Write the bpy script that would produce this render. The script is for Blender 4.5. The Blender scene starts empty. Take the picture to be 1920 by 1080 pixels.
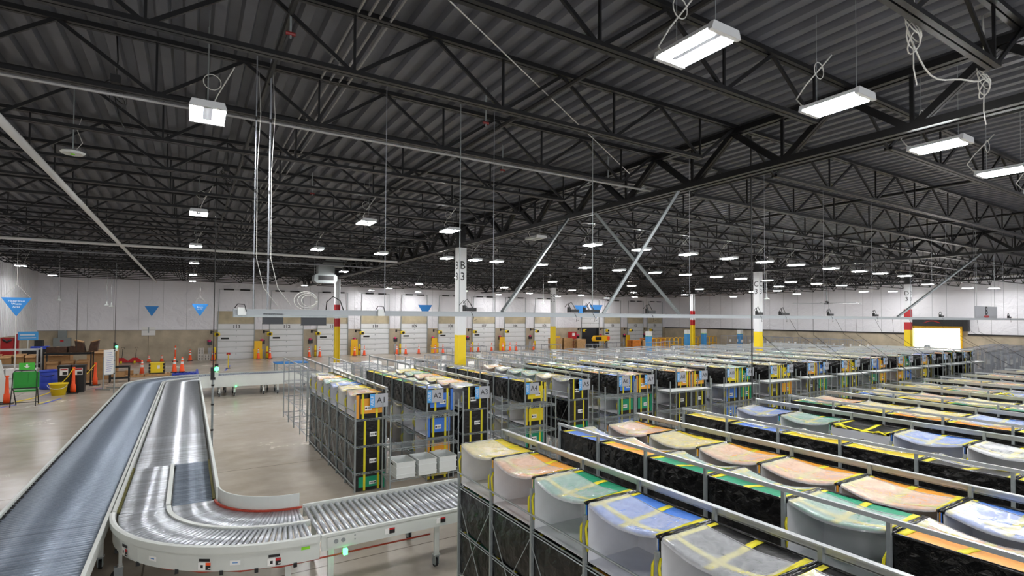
import bpy, math, random
from mathutils import Vector, Matrix
S = bpy.context.scene
COL = S.collection
R_ = random.Random(7)
PI = math.pi

# ------------------------------------------------------------------ camera, world, exposure
cd = bpy.data.cameras.new('camera'); cam = bpy.data.objects.new('camera', cd); COL.objects.link(cam)
yaw, pit, rol = math.radians(31.36), math.radians(1.358), math.radians(0.317)
fw = Vector((math.sin(yaw)*math.cos(pit), math.cos(yaw)*math.cos(pit), math.sin(pit)))
rt = Vector((math.cos(yaw), -math.sin(yaw), 0)); up = rt.cross(fw)
r2 = math.cos(rol)*rt + math.sin(rol)*up; u2 = math.cos(rol)*up - math.sin(rol)*rt
mw = Matrix.Identity(4)
for i in range(3):
    mw[i][0], mw[i][1], mw[i][2] = r2[i], u2[i], -fw[i]
mw[2][3] = 3.6
cam.matrix_world = mw
cd.sensor_width = 36; cd.lens = 992.13*36/1920; cd.shift_y = (572.7-540)/1920; cd.clip_end = 300; cd.clip_start = 0.05
S.camera = cam
w = bpy.data.worlds.new('world'); S.world = w; w.use_nodes = True
w.node_tree.nodes['Background'].inputs[0].default_value = (0.95, 0.97, 1, 1)
w.node_tree.nodes['Background'].inputs[1].default_value = 1.0
S.view_settings.view_transform = 'Standard'; S.view_settings.look = 'None'
S.view_settings.exposure = 0.72; S.view_settings.gamma = 1.0; S.view_settings.use_curve_mapping = False
LAMP = 168.0      # emission strength of a high-bay diffuser strip
S.cycles.max_bounces = 7; S.cycles.diffuse_bounces = 4; S.cycles.glossy_bounces = 3; S.cycles.transparent_max_bounces = 12
S.cycles.sample_clamp_indirect = 4; S.cycles.caustics_reflective = False; S.cycles.caustics_refractive = False
S.cycles.use_denoising = True

# ------------------------------------------------------------------ helpers
def lin(c):
    return tuple((x/255/12.92 if x/255 <= .04045 else ((x/255+.055)/1.055)**2.4) for x in c) + (1,)
M = {}
def mat(n, col, rough=.5, metal=0., var=None, bump=None, emit=0, coat=0, spec=.5, stretch=None, alpha=1):
    m = bpy.data.materials.new(n); m.use_nodes = True; nt = m.node_tree; N = nt.nodes; L = nt.links
    b = N['Principled BSDF']; c = lin(col)
    b.inputs['Base Color'].default_value = c; b.inputs['Roughness'].default_value = rough; b.inputs['Metallic'].default_value = metal
    b.inputs['Specular IOR Level'].default_value = spec; b.inputs['Coat Weight'].default_value = coat; b.inputs['Alpha'].default_value = alpha
    if emit:
        b.inputs['Emission Color'].default_value = c; b.inputs['Emission Strength'].default_value = emit
    tc = None
    if var or bump:
        tc = N.new('ShaderNodeTexCoord').outputs['Object']
        if stretch:
            mp = N.new('ShaderNodeMapping'); mp.inputs['Scale'].default_value = stretch
            L.new(tc, mp.inputs['Vector']); tc = mp.outputs[0]
    if var:
        t = N.new('ShaderNodeTexNoise'); t.inputs['Scale'].default_value = var[0]; t.inputs['Detail'].default_value = 5
        L.new(tc, t.inputs['Vector'])
        r = N.new('ShaderNodeValToRGB'); k = var[1]
        r.color_ramp.elements[0].position = .3; r.color_ramp.elements[1].position = .7
        r.color_ramp.elements[0].color = tuple(x*(1-k) for x in c[:3])+(1,); r.color_ramp.elements[1].color = tuple(min(1, x*(1+k)) for x in c[:3])+(1,)
        L.new(t.outputs['Fac'], r.inputs['Fac']); L.new(r.outputs[0], b.inputs['Base Color'])
    if bump:
        t = N.new('ShaderNodeTexNoise'); t.inputs['Scale'].default_value = bump[0]; t.inputs['Detail'].default_value = 4
        if len(bump) > 2: t.inputs['Distortion'].default_value = bump[2]
        L.new(tc, t.inputs['Vector'])
        p = N.new('ShaderNodeBump'); p.inputs['Strength'].default_value = bump[1]; p.inputs['Distance'].default_value = .05
        L.new(t.outputs['Fac'], p.inputs['Height']); L.new(p.outputs[0], b.inputs['Normal'])
    M[n] = m; return m

class MB:
    def __init__(s): s.v = []; s.f = []; s.mi = []; s.m = 0; s.sm = False
    def add(s, vs, fs):
        o = len(s.v); s.v += [tuple(p) for p in vs]
        for f in fs: s.f.append(tuple(i+o for i in f)); s.mi.append(s.m)
        return s
    def box(s, a, b):
        x0, y0, z0 = a; x1, y1, z1 = b
        return s.add([(x0,y0,z0),(x1,y0,z0),(x1,y1,z0),(x0,y1,z0),(x0,y0,z1),(x1,y0,z1),(x1,y1,z1),(x0,y1,z1)],
                     [(0,3,2,1),(4,5,6,7),(0,1,5,4),(1,2,6,5),(2,3,7,6),(3,0,4,7)])
    def cb(s, c, d): return s.box((c[0]-d[0]/2,c[1]-d[1]/2,c[2]-d[2]/2),(c[0]+d[0]/2,c[1]+d[1]/2,c[2]+d[2]/2))
    def bar(s, p, q, w_, h_, up=(0,0,1)):
        p = Vector(p); q = Vector(q); d = (q-p).normalized(); u = Vector(up)
        if abs(d.dot(u)) > .99: u = Vector((0,1,0)) if abs(d.y) < .9 else Vector((1,0,0))
        x = d.cross(u).normalized(); u = x.cross(d)
        vs = []
        for c in (p, q):
            for a, b in ((-1,-1),(1,-1),(1,1),(-1,1)): vs.append(c + x*a*w_/2 + u*b*h_/2)
        return s.add(vs, [(0,1,2,3),(7,6,5,4),(0,4,5,1),(1,5,6,2),(2,6,7,3),(3,7,4,0)])
    def tube(s, pts, r, n=6, cap=True):
        pts = [Vector(p) for p in pts]; vs = []; fs = []; k = len(pts); pu = None
        for i, p in enumerate(pts):
            d = (pts[min(i+1,k-1)]-pts[max(i-1,0)]).normalized()
            if pu is None: pu = Vector((0,0,1)) if abs(d.z) < .9 else Vector((1,0,0))
            x = d.cross(pu).normalized(); pu = x.cross(d).normalized()
            rr = r[i] if isinstance(r, (list, tuple)) else r
            for j in range(n):
                a = 2*PI*j/n; vs.append(p + (x*math.cos(a)+pu*math.sin(a))*rr)
        for i in range(k-1):
            for j in range(n): fs.append((i*n+j, i*n+(j+1)%n, (i+1)*n+(j+1)%n, (i+1)*n+j))
        if cap: fs.append(tuple(range(n-1,-1,-1))); fs.append(tuple(range((k-1)*n, k*n)))
        return s.add(vs, fs)
    def lathe(s, prof, n=16, c=(0,0,0), cap=True):
        vs = []; fs = []; k = len(prof)
        for r, z in prof:
            for j in range(n):
                a = 2*PI*j/n; vs.append((c[0]+r*math.cos(a), c[1]+r*math.sin(a), c[2]+z))
        for i in range(k-1):
            for j in range(n): fs.append((i*n+j, i*n+(j+1)%n, (i+1)*n+(j+1)%n, (i+1)*n+j))
        if cap: fs.append(tuple(range(n-1,-1,-1))); fs.append(tuple(range((k-1)*n, k*n)))
        return s.add(vs, fs)
    def prism(s, pts, d):            # planar polygon pts extruded by vector d
        n = len(pts); d = Vector(d); a = [Vector(p) for p in pts]
        return s.add(a+[p+d for p in a], [tuple(range(n-1,-1,-1)), tuple(range(n,2*n))]+[(i,(i+1)%n,n+(i+1)%n,n+i) for i in range(n)])
    def grid(s, fn, nu, nv, th=0):   # fn(u,v)->point
        P = [fn(i/nu, j/nv) for j in range(nv+1) for i in range(nu+1)]; k = nu+1
        F = [(j*k+i, j*k+i+1, (j+1)*k+i+1, (j+1)*k+i) for j in range(nv) for i in range(nu)]
        s.add(P, F)
        if th:
            s.add([(p[0],p[1],p[2]-th) for p in P], [f[::-1] for f in F])
            n = len(P); o = len(s.v)-2*n
            ed = [(i,i+1) for i in range(nu)]+[(nv*k+i+1,nv*k+i) for i in range(nu)]+[((j+1)*k,j*k) for j in range(nv)]+[(j*k+nu,(j+1)*k+nu) for j in range(nv)]
            for a, b in ed: s.f.append((o+a, o+n+a, o+n+b, o+b)); s.mi.append(s.m)
        return s
    def build(s, name, mats, parent=None, smooth=False, loc=None, rz=0):
        me = bpy.data.meshes.new(name); me.from_pydata(s.v, [], s.f)
        if not isinstance(mats, (list, tuple)): mats = [mats]
        for m in mats: me.materials.append(M[m])
        if len(mats) > 1: me.polygons.foreach_set('material_index', s.mi)
        if smooth: me.polygons.foreach_set('use_smooth', [True]*len(me.polygons))
        me.update()
        return put(name, me, parent, loc, rz)
def put(name, me, parent=None, loc=None, rz=0):
    o = bpy.data.objects.new(name, me); COL.objects.link(o)
    if parent: o.parent = parent
    if loc: o.location = loc
    if rz: o.rotation_euler = (0,0,rz)
    return o
def tag(o, label, cat, group=None, kind=None):
    o['label'] = label; o['category'] = cat
    if group: o['group'] = group
    if kind: o['kind'] = kind
    return o
def thing(name, label, cat, loc=(0,0,0), rz=0, group=None):
    o = bpy.data.objects.new(name, None); COL.objects.link(o); o.empty_display_size = .1
    o.location = loc; o.rotation_euler = (0,0,rz)
    return tag(o, label, cat, group)
def struct(o): o['kind'] = 'structure'; return o
def stuff(o): o['kind'] = 'stuff'; return o
def dup(root, loc, rz=None, label=None, group=None):
    r = root.copy(); COL.objects.link(r); r.location = loc
    if rz is not None: r.rotation_euler = (0,0,rz)
    if label: r['label'] = label
    if group: r['group'] = group
    for ch in root.children:
        c = ch.copy(); COL.objects.link(c); c.parent = r
        for g in ch.children:
            d = g.copy(); COL.objects.link(d); d.parent = c
    return r
TXT = {}
def text(name, s, size, m, parent, loc, face='-y', bold=False, ax='CENTER', sp=1.0):
    key = (s, size, m, bold, face, ax, sp)
    if key not in TXT:
        cu = bpy.data.curves.new('txt', 'FONT'); cu.body = s; cu.size = size; cu.extrude = .002; cu.align_x = ax; cu.align_y = 'CENTER'
        cu.space_line = sp; cu.resolution_u = 3
        if bold: cu.offset = size*.02
        ob = bpy.data.objects.new('txt', cu); COL.objects.link(ob)
        me = bpy.data.meshes.new_from_object(ob.evaluated_get(bpy.context.evaluated_depsgraph_get()))
        bpy.data.objects.remove(ob); bpy.data.curves.remove(cu)
        rot = Matrix.Rotation(PI/2, 4, 'X')
        if face == '-x': rot = Matrix.Rotation(-PI/2, 4, 'Z') @ rot
        if face == '+y': rot = Matrix.Rotation(PI, 4, 'Z') @ rot
        me.transform(rot); me.materials.clear(); me.materials.append(M[m]); me.name = 'lettering'
        TXT[key] = me
    return put(name, TXT[key], parent, loc)
ORD = ['first','second','third','fourth','fifth','sixth','seventh','eighth','ninth','tenth','eleventh','twelfth','thirteenth','fourteenth','fifteenth','sixteenth','seventeenth','eighteenth','nineteenth','twentieth','twenty-first','twenty-second','twenty-third','twenty-fourth','twenty-fifth','twenty-sixth','twenty-seventh','twenty-eighth','twenty-ninth','thirtieth']

# ------------------------------------------------------------------ materials
mat('steel', (150,157,158), .38, .35, var=(30,.08))
mat('steel_bright', (192,197,199), .32, .45)
mat('roller', (196,200,206), .3, .6, var=(60,.1), stretch=(.3,.3,.3))
mat('roller_dark', (132,143,158), .42, .45, var=(60,.14))
mat('panel_grey', (204,208,204), .42, 0, var=(3,.03))
mat('black_steel', (28,28,30), .5, 0, spec=.4)
mat('joist_black', (11,11,13), .42, 0, spec=.45)
mat('deck', (97,99,106), .5, .1, var=(2,.12), spec=.3)
mat('black', (14,14,15), .5)
mat('rubber', (22,22,24), .75)
mat('tarp', (6,6,7), .24, 0, bump=(10,.34,.8), spec=.55)
mat('liner', (228,229,232), .55, 0, var=(6,.05), bump=(8,.12))
mat('webbing', (214,202,26), .65, 0, bump=(80,.1))
mat('lid_orange', (226,154,44), .5, 0, bump=(14,.25)); mat('lid_yellow', (222,196,24), .5, 0, bump=(14,.25))
mat('lid_green', (0,138,100), .5, 0, bump=(14,.25)); mat('lid_blue', (58,116,205), .5, 0, bump=(14,.25)); mat('lid_black', (22,22,24), .4, 0, bump=(14,.3))
mat('white', (228,228,226), .5); mat('white_plastic', (214,218,216), .4); mat('paper', (236,236,234), .7)
mat('ink', (24,24,26), .6); mat('sign_blue', (38,124,196), .55); mat('aisle_blue', (70,160,224), .55); mat('sign_grey', (172,174,180), .55)
mat('yellow', (236,206,26), .45); mat('safety_yellow', (240,186,20), .45); mat('red', (176,24,32), .45); mat('orange', (245,84,26), .5)
mat('drum_blue', (34,64,178), .4); mat('chair_green', (34,146,50), .45); mat('green_sign', (70,190,60), .5)
mat('cardboard', (176,136,92), .85, 0, var=(4,.12)); mat('cardboard_dark', (70,48,34), .85, 0, var=(9,.3)); mat('wood', (190,150,104), .8, 0, var=(6,.2))
mat('column_white', (222,224,226), .45); mat('concrete_block', (196,192,184), .85, 0, var=(8,.1)); mat('cable_white', (205,205,200), .5)
mat('cable_red', (168,60,40), .5); mat('pink', (222,50,120), .5); mat('door_white', (224,226,228), .42, 0, var=(1.5,.03)); mat('screen', (34,38,44), .35)
mat('led_green', (60,240,110), .4, emit=6); mat('daylight', (255,255,255), .5, emit=5.0); mat('lens', (255,255,255), .4, emit=LAMP)
mat('tape_blue', (70,86,190), .6); mat('tape_yellow', (226,206,60), .6); mat('conduit', (150,150,150), .4, .5); mat('galvanised', (158,163,166), .42, .3); mat('spine_grey', (62,63,66), .6); mat('cage_steel', (146,150,157), .45, .3); mat('dull_red', (120,30,30), .5); mat('pipe_white', (206,206,204), .5)
mat('hvac', (132,138,138), .45, .2); mat('pallet_orange', (216,130,50), .7, 0, var=(5,.2)); mat('lime', (140,220,40), .5); mat('fixture', (210,212,214), .4, .2)
mat('post_blue', (66,150,214), .5); mat('chain', (90,86,40), .6, .3)

for mn in ('roller','roller_dark'):
    nt = M[mn].node_tree; b = nt.nodes['Principled BSDF']; oi = nt.nodes.new('ShaderNodeObjectInfo'); mr = nt.nodes.new('ShaderNodeMapRange'); mr.inputs[3].default_value = .78; mr.inputs[4].default_value = 1.12
    hs = nt.nodes.new('ShaderNodeHueSaturation'); src = b.inputs['Base Color'].links[0].from_socket
    nt.links.new(oi.outputs['Random'], mr.inputs[0]); nt.links.new(mr.outputs[0], hs.inputs['Value']); nt.links.new(src, hs.inputs['Color']); nt.links.new(hs.outputs[0], b.inputs['Base Color'])
def floor_mat():
    m = mat('floor_concrete', (182,170,156), .2, 0, spec=.5); nt = m.node_tree; N = nt.nodes; L = nt.links; b = N['Principled BSDF']
    g = N.new('ShaderNodeNewGeometry').outputs['Position']
    t = N.new('ShaderNodeTexNoise'); t.inputs['Scale'].default_value = .35; t.inputs['Detail'].default_value = 8; t.inputs['Roughness'].default_value = .65; L.new(g, t.inputs['Vector'])
    r = N.new('ShaderNodeValToRGB'); r.color_ramp.elements[0].position = .3; r.color_ramp.elements[1].position = .72
    r.color_ramp.elements[0].color = lin((166,154,139)); r.color_ramp.elements[1].color = lin((200,190,177)); L.new(t.outputs['Fac'], r.inputs['Fac'])
    mp = N.new('ShaderNodeMapping'); mp.inputs['Scale'].default_value = (1.4,1.8,1); L.new(g, mp.inputs['Vector'])
    t2 = N.new('ShaderNodeTexNoise'); t2.inputs['Scale'].default_value = 1.2; t2.inputs['Detail'].default_value = 6; L.new(mp.outputs[0], t2.inputs['Vector'])
    mx = N.new('ShaderNodeMix'); mx.data_type = 'RGBA'; mx.blend_type = 'OVERLAY'; mx.inputs[0].default_value = .22
    L.new(r.outputs[0], mx.inputs[6]); L.new(t2.outputs['Fac'], mx.inputs[7])
    # control joints every 6 m
    sp = N.new('ShaderNodeSeparateXYZ'); L.new(g, sp.inputs[0]); last = None
    for ax, off in ((0, .5), (1, 4.0)):
        a = N.new('ShaderNodeMath'); a.operation = 'ADD'; a.inputs[1].default_value = off; L.new(sp.outputs[ax], a.inputs[0])
        p = N.new('ShaderNodeMath'); p.operation = 'PINGPONG'; p.inputs[1].default_value = 3.0; L.new(a.outputs[0], p.inputs[0])
        lt = N.new('ShaderNodeMath'); lt.operation = 'LESS_THAN'; lt.inputs[1].default_value = .012; L.new(p.outputs[0], lt.inputs[0])
        if last:
            q = N.new('ShaderNodeMath'); q.operation = 'MAXIMUM'; L.new(last, q.inputs[0]); L.new(lt.outputs[0], q.inputs[1]); last = q.outputs[0]
        else: last = lt.outputs[0]
    m2 = N.new('ShaderNodeMix'); m2.data_type = 'RGBA'; m2.inputs[7].default_value = lin((120,110,100)); L.new(last, m2.inputs[0]); L.new(mx.outputs[2], m2.inputs[6])
    L.new(m2.outputs[2], b.inputs['Base Color'])
    rr = N.new('ShaderNodeMapRange'); rr.inputs[3].default_value = .16; rr.inputs[4].default_value = .34; L.new(t.outputs['Fac'], rr.inputs[0]); L.new(rr.outputs[0], b.inputs['Roughness'])
floor_mat()
def wall_mat(n, col, rib=0):
    m = mat(n, col, .3, 0, spec=.5); nt = m.node_tree; N = nt.nodes; L = nt.links; b = N['Principled BSDF']
    g = N.new('ShaderNodeNewGeometry').outputs['Position']
    w_ = N.new('ShaderNodeTexNoise'); w_.inputs['Scale'].default_value = 1.3; w_.inputs['Detail'].default_value = 4; w_.inputs['Roughness'].default_value = .55; w_.inputs['Distortion'].default_value = .9; L.new(g, w_.inputs['Vector'])
    p = N.new('ShaderNodeBump'); p.inputs['Strength'].default_value = .5; p.inputs['Distance'].default_value = .2; L.new(w_.outputs['Fac'], p.inputs['Height']); L.new(p.outputs[0], b.inputs['Normal'])
wall_mat('insulation', (228,227,232)); 
mat('insulation_rib', (222,222,226), .35); mat('seam', (150,150,154), .5)
mat('wall_concrete', (176,164,143), .8, 0, var=(1.2,.18), bump=(6,.2)); mat('patch_concrete', (190,178,150), .8, 0, var=(1.4,.16))
def film():
    m = bpy.data.materials.new('film'); m.use_nodes = True; nt = m.node_tree; N = nt.nodes; L = nt.links
    b = N['Principled BSDF']; b.inputs['Base Color'].default_value = lin((222,224,228)); b.inputs['Roughness'].default_value = .1
    b.inputs['Specular IOR Level'].default_value = .8
    tc = N.new('ShaderNodeTexCoord').outputs['Object']
    oi = N.new('ShaderNodeObjectInfo'); va = N.new('ShaderNodeVectorMath'); va.operation = 'ADD'; sc = N.new('ShaderNodeVectorMath'); sc.operation = 'SCALE'
    cx = N.new('ShaderNodeCombineXYZ'); L.new(oi.outputs['Random'], cx.inputs[0]); L.new(oi.outputs['Random'], cx.inputs[1]); L.new(cx.outputs[0], sc.inputs[0]); sc.inputs['Scale'].default_value = 37
    L.new(tc, va.inputs[0]); L.new(sc.outputs[0], va.inputs[1])
    t = N.new('ShaderNodeTexNoise'); t.inputs['Scale'].default_value = 11; t.inputs['Detail'].default_value = 3; t.inputs['Distortion'].default_value = 1.2; L.new(va.outputs[0], t.inputs['Vector'])
    p = N.new('ShaderNodeBump'); p.inputs['Strength'].default_value = .5; p.inputs['Distance'].default_value = .02; L.new(t.outputs['Fac'], p.inputs['Height']); L.new(p.outputs[0], b.inputs['Normal'])
    a = N.new('ShaderNodeMapRange'); a.inputs[1].default_value = .3; a.inputs[2].default_value = .75; a.inputs[3].default_value = .36; a.inputs[4].default_value = .52
    L.new(t.outputs['Fac'], a.inputs[0]); L.new(a.outputs[0], b.inputs['Alpha'])
    M['film'] = m
film()
# ------------------------------------------------------------------ the setting
XL, XR, YB, YN, ZD = -9.5, 55.6, 51.0, -5.0, 7.24
struct(MB().box((XL-.3,YN,-.2),(XR+6,YB+.3,0)).build('floor','floor_concrete'))
mb = MB(); x = XL-.2; prof = []
while x < XR+.4:
    prof += [(x,ZD),(x+.12,ZD),(x+.15,ZD+.08),(x+.27,ZD+.08)]; x += .3
vs = [(p[0],YN,p[1]) for p in prof]+[(p[0],YB+.2,p[1]) for p in prof]; n = len(prof)
mb.add(vs, [(i,i+1,n+i+1,n+i) for i in range(n-1)]); mb.box((XL-.3,YN,ZD+.11),(XR+.4,YB+.3,ZD+.2))
struct(mb.build('ceiling','deck'))
DC = [3.45+4.0*k for k in range(9)]+[42.4,46.0,50.0,53.6]; DW = 1.36
ZI = 2.47                        # lower edge of the white insulation
mb = MB().box((XL-.2,YB,0),(XR+.2,YB+.25,ZD+.1))
struct(mb.build('wall_back','wall_concrete'))
mb = MB(); edges = [XL+.005]
for i, c in enumerate(DC):
    top = 4.05 if i not in (9,) else 4.6
    mb.box((edges[-1],YB-.05,ZI),(c-DW-.06,YB-.002,7.2)); mb.box((c-DW-.06,YB-.05,top),(c+DW+.06,YB-.002,7.2)); edges.append(c+DW+.06)
mb.box((edges[-1],YB-.05,ZI),(XR-.01,YB-.002,7.2))
wb = struct(mb.build('trim_1','insulation'))
mb = MB()
for c in [-8.2,-6.6,-5.0,-3.4,-1.8,-.2]+[d+2 for d in DC]: mb.box((c-.008,YB-.056,ZI),(c+.008,YB-.051,7.2))
mb.box((XL+.01,YB-.075,ZI-.02),(2.0,YB-.051,ZI+.03)); struct(mb.build('trim_2','seam'))
mb = MB()
for i, c in enumerate(DC):
    if i != 9: mb.box((c-DW-.05,YB-.03,3.0),(c+DW+.05,YB-.003,4.04))
struct(mb.build('trim_3','patch_concrete'))
struct(MB().box((XL-.25,YN,0),(XL,YB,ZD+.1)).build('wall_left','wall_concrete'))
mb = MB(); y = 20.0
while y < YB-.1:
    mb.box((XL+.002,y,2.3),(XL+.05,y+.2,7.2)); mb.box((XL+.002,y+.2,2.3),(XL+.02,y+.3,7.2)); y += .3
struct(mb.build('trim_4','insulation_rib'))
# right wall with a truck doorway open to the daylight
D0, D1, DT = 18.45, 21.85, 2.98
mb = MB().box((XR,YN,0),(XR+.25,D0,ZD+.1)).box((XR,D1,0),(XR+.25,YB,ZD+.1)).box((XR,D0,DT),(XR+.25,D1,ZD+.1))
struct(mb.build('wall_right','wall_concrete'))
mb = MB().box((XR-.06,YN,ZI),(XR-.002,D0-.5,7.2)).box((XR-.06,D1+.5,ZI),(XR-.002,YB-.06,7.2)).box((XR-.06,D0-.5,3.7),(XR-.002,D1+.5,7.2))
struct(mb.build('trim_5','insulation'))
mb = MB().box((XR-.09,YN,ZI-.12),(XR-.06,D0-.5,ZI)).box((XR-.09,D1+.5,ZI-.12),(XR-.06,YB-.06,ZI)); struct(mb.build('trim_6','black_steel'))
mb = MB()
for y in [2+1.6*i for i in range(30)]:
    if not D0-.6 < y < D1+.6: mb.box((XR-.066,y,ZI),(XR-.061,y+.02,7.2))
struct(mb.build('trim_7','seam'))
# glowing sheet added as the bright outdoors beyond the doorway
struct(MB().box((XR+5.5,D0-9,-.2),(XR+5.6,D1+9,9)).build('daylight_sheet','daylight'))
dr = thing('rolling_door','open rolling dock doorway with yellow jambs and dark hood above','door',(XR-.1,(D0+D1)/2,0))
h = (D1-D0)/2
MB().box((-.35,-h-.45,3.1),(.03,h+.3,3.72)).build('door_hood','black_steel',dr)
MB().box((-.42,-h-.65,2.7),(.02,-h-.32,3.75)).build('drive_box','black_steel',dr)
MB().box((-.08,h,0),(.04,h+.16,3.1)).build('jamb','yellow',dr); MB().box((-.08,-h-.16,0),(.04,-h,3.1)).build('jamb','safety_yellow',dr)
MB().box((-.06,-h,2.88),(.04,h,3.1)).build('header','safety_yellow',dr)
MB().tube([(-.37,.75-.1*i,3.36+.18*math.sin(PI*i/12)) for i in range(13)],.035,6).build('warning_light','red',dr,True)

# columns
def column(x, y, s, letters, red, yel=2.95, ibeam=False, show=True):
    nm = letters.replace('\n','')
    t = thing('building_column','white painted steel column marked %s with %syellow base' % (nm, 'red band and ' if red else '') if show else 'white steel column on the %s line with red band and yellow base' % nm, 'column', (x,y,0))
    def sec(z0, z1, m, nme):
        b = MB()
        if ibeam: b.box((-s,-s,z0),(-s+.05,s,z1)); b.box((s-.05,-s,z0),(s,s,z1)); b.box((-s,-.03,z0),(s,.03,z1))
        else: b.box((-s,-s,z0),(s,s,z1))
        b.build(nme, m, t)
    sec(0, yel, 'yellow', 'yellow_base')
    if red: sec(yel, yel+.55, 'red', 'red_band'); sec(yel+.55, yel+.9, 'column_white', 'white_band'); sec(yel+.9, yel+1.5, 'red', 'red_band')
    sec(yel+(1.5 if red else 0), 6.25, 'column_white', 'shaft')
    MB().box((-s-.08,-s-.08,6.24),(s+.08,s+.08,6.265)).build('cap_plate','black_steel',t); MB().box((-s*.8,-s*.8,6.265),(s*.8,s*.8,7.15)).build('girder_seat','joist_black',t)
    if show:
        zt = 5.35
        text('lettering', letters, .42, 'ink', t, (0,-s-.003,zt)); text('lettering', letters, .42, 'ink', t, (-s-.003,0,zt), '-x')
column(8.75,18.1,.16,'B\n3',False); column(8.75,37.65,.17,'B\n2',True,2.95,True,False); column(27.15,18.1,.17,'C\n3',False,2.92)
column(27.15,37.65,.17,'C\n2',False,2.9); column(45.2,18.1,.19,'D\n3',True,2.9); column(45.2,37.65,.17,'D\n2',True,2.95,True,False)

# roof joists (along x) and joist girders (along y)
ZB, ZT = 6.42, 7.2
def joist_proto(L):
    t = thing('roof_joist','x','joist')
    b = MB()
    for s in (-.035,.035): b.box((0,s-.026,ZT-ZB-.06),(L,s+.026,ZT-ZB)); 
    b.build('top_chord','joist_black',t)
    b = MB(); e = 1.0
    for s in (-.035,.035): b.box((e,s-.026,0),(L-e,s+.026,.05))
    b.build('bottom_chord','joist_black',t)
    b = MB(); n = max(2, round((L-2*e)/2.0)); p = (L-2*e)/n; zt = ZT-ZB-.04
    for i in range(n):
        x0 = e+i*p; b.bar((x0,0,.02),(x0+p/2,0,zt),.032,.045); b.bar((x0+p/2,0,zt),(x0+p,0,.02),.032,.045); b.bar((x0+p,0,.02),(x0+p,0,zt),.026,.03)
    b.bar((.05,0,zt),(e,0,.02),.032,.045); b.bar((L-.05,0,zt),(L-e,0,.02),.032,.045)
    b.build('web','joist_black',t)
    return t
BX = [(XL+.02,8.65,'left bay'),(8.85,27.05,'bay right of column B3'),(27.25,45.1,'bay right of column C3'),(45.3,XR-.02,'bay by the truck doorway')]
for x0, x1, bn in BX:
    pr = joist_proto(x1-x0); first = True
    for k in range(26):
        y = .2+2*k
        if y > YB-.3: continue
        if k == 0 and x0 < 8: continue
        lab = 'black open-web roof joist, %s from the camera in the %s' % (ORD[k], bn)
        if first: pr.location = (x0,y,ZB); pr['label'] = lab; pr['group'] = 'roof joists'; first = False
        else: dup(pr,(x0,y,ZB),0,lab,'roof joists')
def girder(x, y0, y1, lab):
    t = thing('joist_girder', lab, 'girder', (x,y0,6.27), 0, 'roof girders'); L = y1-y0; D = .9
    b = MB()
    for s in (-.085,.085): b.box((s-.05,0,0),(s+.05,L,.02)); b.box((s-(.05 if s<0 else -.03),0,.02),(s+(-.03 if s<0 else .05),L,.11))
    b.build('bottom_chord','joist_black',t)
    b = MB()
    for s in (-.07,.07): b.box((s-.045,0,D-.1),(s+.045,L,D))
    b.build('top_chord','joist_black',t)
    b = MB(); n = max(2,round(L/2.0)); p = L/n
    for i in range(n):
        a = i*p; q = (i+1)*p; m_ = (a+q)/2
        for s in (-.035,.035): b.bar((s,a,D-.06),(s,m_,.05),.055,.1); b.bar((s,m_,.05),(s,q,D-.06),.055,.1)
        b.bar((0,m_,.05),(0,m_,D-.06),.04,.05)
    b.build('web','joist_black',t)
for x, cn in ((8.75,'B'),(27.15,'C'),(45.2,'D')):
    girder(x,-1.4,17.9,'black steel joist girder over the near rack area ending at column %s3' % cn)
    girder(x,18.3,37.45,'black steel joist girder spanning columns %s3 to %s2' % (cn,cn))
    girder(x,37.85,YB-.1,'black steel joist girder from column %s2 to the dock wall' % cn)

# high-bay lights
def light_proto(lit=True):
    t = thing('high_bay_light','x','light')
    HL = .29
    b = MB()
    for s in (-.122,.122): b.prism([(s-.072,-HL,0),(s+.072,-HL,0),(s+.05,-HL,.05),(s-.05,-HL,.05)],(0,2*HL,0))
    b.build('housing','fixture',t); MB().box((-.06,-HL,.03),(.06,HL,.075)).build('spine','spine_grey',t)
    for s in (-.122,.122):
        b = MB(); b.prism([(s-.054,-HL+.02,-.001),(s-.047,-HL+.02,-.022),(s+.047,-HL+.02,-.022),(s+.054,-HL+.02,-.001)],(0,2*HL-.04,0)); b.build('diffuser','lens' if lit else 'white_plastic',t)
    for e in (-1,1):
        MB().prism([(-.198,e*HL,-.02),(.198,e*HL,-.02),(.17,e*HL,.06),(-.17,e*HL,.06)],(0,e*.045,0)).build('end_cap','fixture',t)
    for e in (-.22,.22): MB().tube([(0,e,.07),(0,e,ZD-6.1+.06)],.0035,4).build('hanger_wire','steel',t)
    b = MB(); b.tube([(0,.24,.07),(.06,.42,.12),(.05,.5,.25),(.12,.42,.42),(.22,.3,.6),(.3,.2,.75)],.009,5)
    b.tube([(.05+.1*math.cos(a*.5),.22,.5+.1*math.sin(a*.5)) for a in range(14)],.006,5); b.build('power_cord','cable_white',t,True)
    return t
ROWS = [(3.25,(3.95,6.38,9.15,11.63,14.05),'nearest row'),
 (13.9,(3.95,6.36,11.67,13.96,16.45,18.9,21.35,23.72,26.7,29.4,31.6,34.4),'row over the labelled rack ends'),
 (20.4,(4,6.4,9.2,10.55,11.63,14.02,16.66,18.9,21.5,23.9,26.6,28.9,31.6,34.2,37.3,40.6),'row just behind column B3'),
 (29.6,(7.2,14.2,21.3,28.7,36.4,43.7,50.6),'row before column C2'),
 (37.3,(7.5,14.6,22,29,36.4,43.6,51.5),'row through column B2'),
 (44.5,(7.8,14.7,21.9,29.2,35.8,43.6),'row behind column B2'),
 (49.0,(14.5,19.1,28.2,36,43.4),'row nearest the dock doors')]
LP = light_proto(); used = False
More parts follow.
